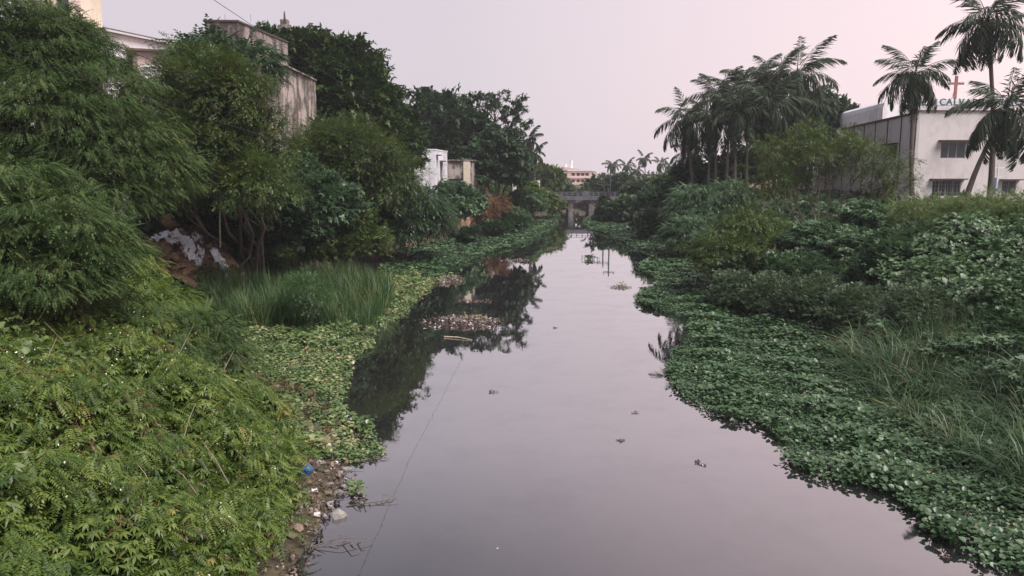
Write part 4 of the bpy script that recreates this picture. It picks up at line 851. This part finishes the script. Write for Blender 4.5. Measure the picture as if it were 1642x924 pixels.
# --- bridge
br = thing('road_bridge', 'low concrete road bridge with pale railing closing the river view', 'bridge', (0, 0, 0))
bx0, bx1, bY = at(845, 310, 140).x, at(1015, 310, 140).x, 140
m = MB(); m.box(bx0, bx1, bY, bY+7, 2.65, 3.25); m.build('deck', M['asph'], br)
m = MB(); m.box(bx0, bx1, bY-.15, bY+.05, 2.7, 3.45); m.build('edge_beam', M['asph'], br)
for i in range(20):
    m = MB(); xx = bx0+.4+i*(bx1-bx0-.8)/19; m.box(xx-.07, xx+.07, bY-.1, bY+.02, 3.452, 4.2); m.build('railing_post', M['rail'], br)
for z in (3.75, 4.1): m = MB(); m.box(bx0, bx1, bY-.14, bY-.102, z, z+.08); m.build('railing_bar', M['rail'], br)
for px in (915, 948, 892):
    xx = at(px, 330, 140.5).x; m = MB(); m.box(xx-.45, xx+.45, bY+.3, bY+6.5, -.8, 2.648); m.box(xx-.9, xx+.9, bY+.2, bY+6.6, 2.2, 2.646) ; m.build('pier', M['pier'], br)
# two poles with crossarm
for px, yt, Y, lb in [(969, 278, 122, 'left of two thin dark poles near the bridge'), (979, 262, 122, 'right and taller of two thin dark poles near the bridge')]:
    a = at(px, yt, Y); g = gz(a.x, a.y); t_ = thing('utility_pole', lb, 'pole', (a.x, a.y, g)); m = MB(); m.tube([(0, 0, 0), (0, 0, a.z-g)], [.13, .1], 7); m.build('pole', M['steel'], t_)
    m = MB(); m.box(-.9, .9, -.06, .06, a.z-g-.7, a.z-g-.55); m.build('crossarm', M['steel'], t_)
    for q in (-.8, 0, .8):
        m = MB(); m.tube([(q, 0, a.z-g-.55), (q, 0, a.z-g-.3)], .05, 5); m.build('insulator', M['conc'], t_)
# --- peach building far behind
pb = thing('peach_building', 'long peach building with rows of small dark windows beyond the bridge', 'building'); a = at(868, 262, 280); bq = at(957, 276, 280)
Lp = bq.x-a.x; hl = [(Lp*f_, Lp*f_+1.1, z_, z_+1.) for z_ in (4.9, 7.2) for f_ in (.12, .2, .38, .55, .64, .72, .80)]
wall_object('wall', (a.x, a.y), (bq.x, bq.y), 3, a.z, .3, 'peach', pb, hl, z1b=bq.z)
for h_ in hl: window(pb, (a.x, a.y), (bq.x, bq.y), h_, 1, .3, frame='darkframe', hoodmat='peach')
m = MB(); m.add([(bq.x, bq.y, 3), (bq.x+1, bq.y+14, 3), (bq.x+1, bq.y+14, bq.z), (bq.x, bq.y, bq.z)], [(0, 1, 2, 3)]); m.add([(a.x, a.y, a.z-.02), (bq.x, bq.y, bq.z-.02), (bq.x+1, bq.y+14, bq.z), (a.x, a.y+14, a.z)], [(0, 1, 2, 3)]); m.build('roof', M['sheet'], pb)
for z_ in (6.5, 8.9): m = MB(); m.box(a.x, bq.x, a.y-.25, a.y-.02, z_, z_+.25); m.build('floor_band', M['wht'], pb)
for px in (907, 916): q = at(px, 268, 284); m = MB(); m.tube([(q.x, q.y, q.z-3), (q.x, q.y, q.z+(1 if px < 910 else 2.6))], .5, 7); m.build('roof_tank', M['wht'], pb)
simple_building('low_building', 'low pinkish building beyond the right bank behind distant palms', 975, 1012, 280, 215, 8, 'pink', roofmat='sheet')
simple_building('low_building', 'pale roofed building peeping left of the peach building', 838, 872, 262, 230, 8, 'peach', roofmat='sheet')
# ------------------------------------------------------------------ overhead cables
def cable(label, pts, rad=.022, name='overhead_cable'):
    m = MB(); P_ = []
    for i in range(len(pts)-1):
        a, b = Vector(pts[i]), Vector(pts[i+1])
        for j in range(12): t = j/12; p = a.lerp(b, t); p.z -= .9*4*t*(1-t)*.35; P_.append(p)
    P_.append(Vector(pts[-1])); m.tube(P_, rad, 5); tag(m.build(name, M['wire']), label, 'cable', 'cables strung along the left bank')
cable('highest black cable slanting down from the top edge over the left trees', [(-8.6, -6, 13.2), (-6.3, 44, 10.2), (-1.6, 104, 8.6)], .0075)
cable('middle black cable crossing in front of the left trees', [(-9.6, -6, 11.5), (-8.6, 44, 9.0), (-2.2, 104, 7.4)], .0075)
cable('lowest black cable crossing in front of the left trees', [(-9.9, -6, 11.0), (-9.4, 40, 8.1), (-2.8, 104, 6.6)], .0075)
a = Vector((-1.9, 104)); t_ = thing('utility_pole', 'weathered pole carrying the cables behind the left bank bushes', 'pole', (-2.2, 104, gz(-5, 104)-.3)); m = MB(); m.tube([(0, 0, 0), (0, 0, 5.6)], [.12, .09], 7); m.build('pole', M['bark'], t_)
# ------------------------------------------------------------------ dump, litter, driftwood
def rock_mesh(seed, name='stone', sub=2, rough=.28):
    bm = bmesh.new(); bmesh.ops.create_icosphere(bm, subdivisions=sub, radius=1); r = random.Random(seed); ph = [r.uniform(0, 6) for _ in range(6)]
    for v in bm.verts:
        c = v.co; f_ = 1+rough*(math.sin(c.x*3+ph[0])*math.cos(c.y*2.5+ph[1])+.6*math.sin(c.z*4+ph[2]+c.x*2))+r.uniform(-.06, .06); v.co = c*f_
    me = bpy.data.meshes.new(name); bm.to_mesh(me); bm.free(); return me
ROCK = [rock_mesh(i, sub=1, rough=.38) for i in range(7)]
for i, m_ in enumerate(ROCK): m_.materials.append(M['stone' if i % 3 else 'stoneg'])
md = at(320, 398, 44); mx_, my_ = md.x, md.y
def moundz(X, Y): r2 = ((X-mx_)/3.4)**2+((Y-my_)/2.6)**2; return ground(X, Y)-.15+2.35*np.exp(-r2*1.1)+.12*np.sin(X*3+Y)*np.sin(Y*4)
mo = sheet('soil_mound', np.linspace(mx_-4.2, mx_+4.2, 40), np.linspace(my_-3.4, my_+3.4, 30), moundz, M['mound']); tag(mo, 'heap of reddish-brown soil and dry litter under the white cloth', 'soil heap')
mzf = lambda x, y: max(float(moundz(np.array(x), np.array(y))), gz(x, y))
def cloth(name, label, path, wd, mat, lift=.07, seed=0):
    r = random.Random(seed); n = len(path)*7; k = 7; V = []; 
    for i in range(n):
        t = i/(n-1)*(len(path)-1); j = min(len(path)-2, int(t)); a = Vector(path[j]).lerp(Vector(path[j+1]), t-j); d = (Vector(path[j+1])-Vector(path[j])).normalized(); s = Vector((-d.y, d.x))
        ww = wd*(.7+.5*abs(math.sin(i*.9+seed)))
        for q in range(k):
            u = (q/(k-1)-.5)*ww; x = a.x+s.x*u+r.uniform(-.05, .05); y = a.y+s.y*u+r.uniform(-.05, .05)
            V.append((x, y, mzf(x, y)+lift+.13*math.sin(q*2.6+i*.8)+r.uniform(0, .16)))
    Q = [(i*k+q, i*k+q+1, (i+1)*k+q+1, (i+1)*k+q) for i in range(n-1) for q in range(k-1)]
    me = np_mesh(name, np.array(V), np.array(Q), smooth=True); o = link(name, me, M[mat]); mo_ = o.modifiers.new('s', 'SOLIDIFY'); mo_.thickness = .03; tag(o, label, 'cloth')
U = lambda dx, dy: (mx_+dx, my_+dy)
cloth('crumpled_cloth', 'crumpled white sheeting spread over the left of the soil heap', [U(-2.3, -.9), U(-1.5, -1.0), U(-.7, -1.1), U(0, -1.3), U(.15, -1.9)], .6, 'plas', seed=1)
cloth('crumpled_cloth', 'short white cloth strip hanging down the middle of the soil heap', [U(.55, -1.1), U(.62, -1.6), U(.7, -2.0)], .28, 'plas', seed=2)
cloth('crumpled_cloth', 'long white cloth hanging down the right side of the soil heap', [U(1.0, -.7), U(1.6, -1.0), U(2.1, -1.4), U(2.35, -1.9)], .36, 'plas', seed=3)
cloth('crumpled_cloth', 'small white rag near the top of the soil heap', [U(-.2, -.3), U(.4, -.4)], .4, 'plas', seed=4)
q = at(352, 372, 43.5); m = MB(); m.tube([(0, 0, -.9), (.03, 0, .2), (.08, 0, 1.2)], [.05, .05, .035], 6); o = m.build('stake', M['wood']); o.location = q; tag(o, 'pale wooden stake upright in the soil heap', 'stake')
q = at(420, 357, 46); o = link('sack', rock_mesh(31, 'sack', 3, .18), M['greyplas']); o.location = q; o.scale = (.55, .4, .28); tag(o, 'grey plastic sack lying under the olive tree', 'sack')
q = at(267, 356, 44.5); o = link('rubbish_heap', rock_mesh(32, 'rubbish_heap', 3, .3), M['mound']); o.location = q; o.scale = (.6, .5, .45); tag(o, 'small pinkish rubbish pile above the crumpled white sheeting', 'rubbish')
for i in range(9):
    x_, y_ = mx_+random.uniform(-2.5, 2.8), my_+random.uniform(-2., 0); o = link('stone', ROCK[i % 7], None); s_ = random.uniform(.12, .28); o.scale = (s_, s_*.8, s_*.6); o.location = (x_, y_, mzf(x_, y_)+.05); o.rotation_euler = (0, 0, i)
    tag(o, 'small stone lying on the reddish soil heap', 'stone', 'stones on the soil heap')
carpet('dry_straw', 'dry straw and creepers over the soil heap shoulders', [(MC[0]-4, MC[1]-2.8), (MC[0]+4.2, MC[1]-3.0), (MC[0]+4.5, MC[1]-2.1), (MC[0]+.5, MC[1]-2.2), (MC[0]-3.6, MC[1]-2.1)], 'fine', 'broad', 5, .9, .4, 'straw', 'puff', 6, .3, gf=moundz)
carpet('litter', 'dry leaf litter scattered on the soil heap', [(mx_-4, my_-3), (mx_+4.4, my_-3), (mx_+4, my_+2), (mx_-4, my_+2)], 'dry', 'broad', 9, .6, .16, 'litter', 'puff', 4, .2, gf=moundz)
# rubble along the near left water edge
def stone_at(px, py, s, label, name='stone', mat=None, shape=None, cat='stone', group=None, flat=.6, seed=0, rz=None):
    p = P(px, py, .02); p.z = max(gz(p.x, p.y), 0.)+s*flat*.5; me = shape or ROCK[seed % 7]; o = link(name, me, mat); o.location = p; o.scale = (s*(1+.25*math.sin(seed*2.1)), s*.75, s*flat*(1+.2*math.cos(seed*1.7))); o.rotation_euler = (0, 0, seed*1.3 if rz is None else rz)
    return tag(o, label, cat, group)
rr = random.Random(12); G2 = 'rubble stones along the near left water edge'
for i, (px, py) in enumerate([(497, 756), (516, 754), (508, 768), (530, 762), (520, 775), (486, 775), (534, 780), (527, 792), (480, 790), (508, 797), (540, 752), (498, 742), (470, 805), (510, 810), (492, 818), (465, 822),
                              (525, 768), (512, 785), (548, 770), (482, 760), (460, 835), (500, 830), (455, 860), (470, 850), (430, 880), (445, 872), (540, 740), (475, 745)]):
    stone_at(px+16+(py-760)*.06, py, rr.uniform(.06, .13), 'tan rubble stone lying among twigs at the near left water edge', group=G2, seed=i)
stone_at(400, 908, .33, 'large flat pale stone at the bottom of the left shore', seed=2, flat=.45)
stone_at(543, 828, .17, 'grey rounded stone standing in the shallow water', seed=0, mat=None)
stone_at(434, 816+0, .2, 'long pale slab half under the weeds at the left shore', seed=1, flat=.35)
stone_at(492, 775, .19, 'crumpled blue plastic bag on the left shore', 'plastic_bag', M['blue'], rock_mesh(41, 'plastic_bag', 3, .2), 'bag', seed=1, flat=.8)
stone_at(558, 677, .2, 'round white plastic bag caught at the tip of the left hyacinth', 'plastic_bag', M['plas'], rock_mesh(42, 'plastic_bag', 3, .12), 'bag', seed=2, flat=.85)
def slab(px, py, sx, sy, sz_, label, mat='foam', name='foam_block', cat='litter', rz=.3):
    p = P(px, py, 0); p.z = max(gz(p.x, p.y), -.02); m = MB(); m.add([(-sx, -sy, 0), (sx, -sy*.9, 0), (sx*.9, sy, 0), (-sx*.95, sy*.9, 0), (-sx*.9, -sy*.8, sz_), (sx*.85, -sy*.85, sz_*1.1), (sx*.8, sy*.8, sz_), (-sx*.85, sy*.8, sz_*.9)],
      [(3, 2, 1, 0), (4, 5, 6, 7), (0, 1, 5, 4), (1, 2, 6, 5), (2, 3, 7, 6), (3, 0, 4, 7)]); o = m.build(name, M[mat]); o.location = p; o.rotation_euler = (0, 0, rz); tag(o, label, cat)
slab(509, 833, .075, .065, .06, 'white foam block on the shore beside the dark mud')
slab(552, 791, .07, .05, .05, 'small white foam piece floating just off the left shore', rz=.1)
slab(505, 799, .07, .06, .05, 'pale broken box lying against a stone on the left shore', 'plas')
slab(531, 815, .05, .04, .05, 'tiny pale blue scrap floating near the grey stone', 'greyplas', 'plastic_scrap')
slab(436, 884, .2, .05, .05, 'short pale plank lying on the mud at the lower left', 'wood', 'plank', 'wood', -.3)
slab(797, 879, .025, .025, .02, 'tiny white speck of litter afloat at the bottom centre', 'foam', 'foam_piece')
M['litter'] = leafmat('mixed_litter', [(0, (.04, .03, .025)), (.4, (.12, .085, .065)), (.75, (.25, .19, .17)), (1, (.6, .52, .54))], patch=.2, transl=.05)
TP['scrap'] = [t_broad(60+i, 3, .15, .07) for i in range(4)]
x_, y_ = poly_pts(ppoly([(455, 735), (560, 742), (570, 770), (545, 800), (520, 850), (500, 900), (470, 940), (380, 930), (400, 860), (440, 790)]), 95)
f_, up_ = upright(len(x_), .5); V_, Q_, T_ = scatter('scrap', np.stack([x_, y_, np.maximum(ground(x_, y_), 0)+rng.uniform(.01, .08, len(x_))], 1), f_, rng.uniform(.25, .8, len(x_)), rng.normal(.28, .25, len(x_)), up_)
tag(link('shore_litter', np_mesh('shore_litter', V_, Q_, T_), M['litter']), 'dark leaf litter and scraps strewn over the near left shore', 'litter', kind='stuff')
# twigs on shore
tw = MB()
for i in range(150):
    px = rr.uniform(400, 590); py = rr.uniform(705, 900)
    if px > 600-(py-700)*.75: continue
    p = P(px, py, 0); z = max(gz(p.x, p.y), 0)+.03; a_ = rr.uniform(0, 6.28); l_ = rr.uniform(.2, .8)
    tw.tube([(p.x, p.y, z), (p.x+math.cos(a_)*l_*.5, p.y+math.sin(a_)*l_*.5, z+rr.uniform(.03, .15)), (p.x+math.cos(a_)*l_, p.y+math.sin(a_)*l_, z+rr.uniform(0, .12))], [.009, .007, .003], 4)
tag(tw.build('twig_litter', M['bark']), 'tangle of dead twigs and mud litter on the near left shore', 'twigs', kind='stuff')
def branch(px, py, lab, segs, s=1., mat='bark', seed=0):
    r = random.Random(seed); p = P(px, py, 0); m = MB()
    for i in range(segs):
        a_ = r.choice((-1, 1))*r.uniform(.3, 1.3) if i else .2; l_ = r.uniform(.15, .6)*s if i else 1.4*s; x_ = 0 if i == 0 else i/segs*1.2*s; y_ = x_*.2
        m.tube([(x_, y_, .0), (x_+math.cos(a_)*l_*.5, y_+math.sin(a_)*l_*.5, r.uniform(.02, .16)), (x_+math.cos(a_)*l_, y_+math.sin(a_)*l_, r.uniform(-.03, .08))], [.012, .009, .004], 4)
    o = m.build('dead_branch', M[mat]); o.location = p; tag(o, lab, 'branch')
branch(555, 812, 'forked dead branch lying in the shallows off the left shore', 8, .8, seed=1)
branch(490, 880, 'dead branch reaching into the water at the bottom left', 8, .9, seed=2)
branch(560, 742, 'dark twiggy branch afloat below the left hyacinth tip', 7, .7, seed=3)
branch(1480, 835, 'dead stalks standing in the water off the right hyacinth', 9, .9, seed=4)
# bleached bush of bare twigs
m = MB(); p = P(500, 735, 0)
for i in range(26):
    a_ = rr.uniform(0, 6.28); l_ = rr.uniform(.5, 1.1); q = Vector((math.cos(a_)*l_*.8, math.sin(a_)*l_*.5, l_*.45)); m.tube([(0, 0, 0), q*.5+Vector((0, 0, .08)), q], [.014, .009, .004], 4)
o = m.build('bare_bush', M['twig']); o.location = (p.x, p.y, .15); tag(o, 'bare bleached twig bush above the rubble on the left shore', 'bush')
# floating rafts of debris: each a heap of leaves, twigs and scraps
def raft(px, py, rx, ry, n, label, h=.12, green=8, name='debris_raft'):
    p = P(px, py, 0); r = random.Random(int(px)); t = thing(name, label, 'debris', p); x = rng.normal(0, .42, n)*rx; y = rng.normal(0, .42, n)*ry
    hh = h*np.exp(-((x/rx)**2+(y/ry)**2)*2)*rng.uniform(.2, 1.2, n); f, up = upright(n, .5); TP.setdefault('scrap', [t_broad(60+i, 3, .15, .07) for i in range(4)]); big = min(1., .4+rx)
    V, Q, T = scatter('scrap', np.stack([x, y, hh+.01], 1), f, big*rng.uniform(.4, 1.1, n), rng.normal(.55, .25, n), up); V[:, 2] = np.maximum(V[:, 2], -.01); link('leaf_litter', np_mesh('leaf_litter', V, Q, T), M['litter'], t)
    m = MB()
    for i in range(max(5, n//14)):
        a_ = r.uniform(-.6, .6); l_ = r.uniform(.2, .9)*rx*.5; x_, y_ = r.gauss(0, .35)*rx, r.gauss(0, .35)*ry; m.tube([(x_, y_, .02), (x_+math.cos(a_)*l_, y_+math.sin(a_)*l_, r.uniform(.02, h))], [.012*big, .005*big], 4)
    tag(m.build('twigs', M['bark'], t), kind='stuff')
    if green:
        x = rng.normal(0, .3, green)*rx; y = rng.normal(.35, .3, green)*ry; f, up = upright(green); V, Q, T = scatter('hya', np.stack([x, y, np.zeros(green)], 1), f, rng.uniform(.7, 1.2, green), rng.normal(.5, .2, green), up); tag(link('sprouts', np_mesh('sprouts', V, Q, T), M['hyl'], t), kind='stuff')
M['litter'] = leafmat('mixed_litter', [(0, (.04, .03, .025)), (.4, (.12, .085, .065)), (.75, (.25, .19, .17)), (1, (.6, .52, .54))], patch=.2, transl=.05)
raft(745, 517, 1.9, 1.6, 700, 'largest raft of dead leaves and twigs afloat left of mid river', .28, 8)
raft(716, 450, 1.1, 2.6, 380, 'raft of pale litter with green sprouts at the edge of the left hyacinth', .22, 26)
raft(760, 483, 1.1, .6, 90, 'thin streak of floating scraps behind the largest raft', .05, 0)
raft(832, 418, 1.2, 1.6, 110, 'low raft of dark debris on the far bright water', .1, 0)
raft(993, 461, .75, .9, 110, 'small dark raft of debris right of mid river', .12, 2)
raft(885, 398, .6, .8, 30, 'tiny dark scrap of debris far up the river', .05, 0)
raft(570, 795, .22, .15, 50, 'little green-brown clump afloat off the left shore', .06, 4)
for px, py, s_, lb in [(1019, 662, .16, 'small dark scrap afloat right of centre'), (995, 707, .14, 'small dark scrap afloat below the centre right scrap'), (790, 629, .2, 'scatter of dark specks afloat left of centre'),
   (1118, 741, .09, 'upper of two dark leaves afloat near the right hyacinth'), (1127, 746, .11, 'lower of two dark leaves afloat near the right hyacinth'), (1513, 892, .14, 'dark leaf afloat by the lower right hyacinth'), (891, 526, .1, 'lone dark speck afloat in mid river')]:
    raft(px, py, s_, s_*.6, 14, lb, .03, 0, 'floating_scrap')
q0_, q1_ = P(712, 541, 0), P(757, 546, 0); m = MB(); m.tube([q0_+Vector((0, 0, .03)), (q0_+q1_)/2+Vector((0, .1, .05)), q1_+Vector((0, 0, .02))], [.03, .025, .015], 5); tag(m.build('floating_stick', M['wood']), 'pale stick afloat just below the largest debris raft', 'stick')
# ------------------------------------------------------------------ haze
hz = MB(); hz.box(-330, 330, -30, 360, -2, 26); ho = hz.mesh('haze'); hm = bpy.data.materials.new('haze'); hm.use_nodes = True; ht = hm.node_tree; ht.nodes.clear()
ov = N(ht, 'ShaderNodeOutputMaterial'); pv = N(ht, 'ShaderNodeVolumePrincipled'); pv.inputs['Color'].default_value = (.88, .9, .97, 1); pv.inputs['Density'].default_value = .0004; pv.inputs['Anisotropy'].default_value = .2
ht.links.new(pv.outputs[0], ov.inputs['Volume']); tag(link('haze', ho, hm), kind='stuff')
tris = sum(sum(len(p.vertices)-2 for p in []) for _ in []) 
print('FACES', sum(len(o.data.polygons) for o in bpy.data.objects if o.type == 'MESH' and o.users), 'unique', sum(len(m.polygons) for m in bpy.data.meshes), 'objects', len(bpy.data.objects))
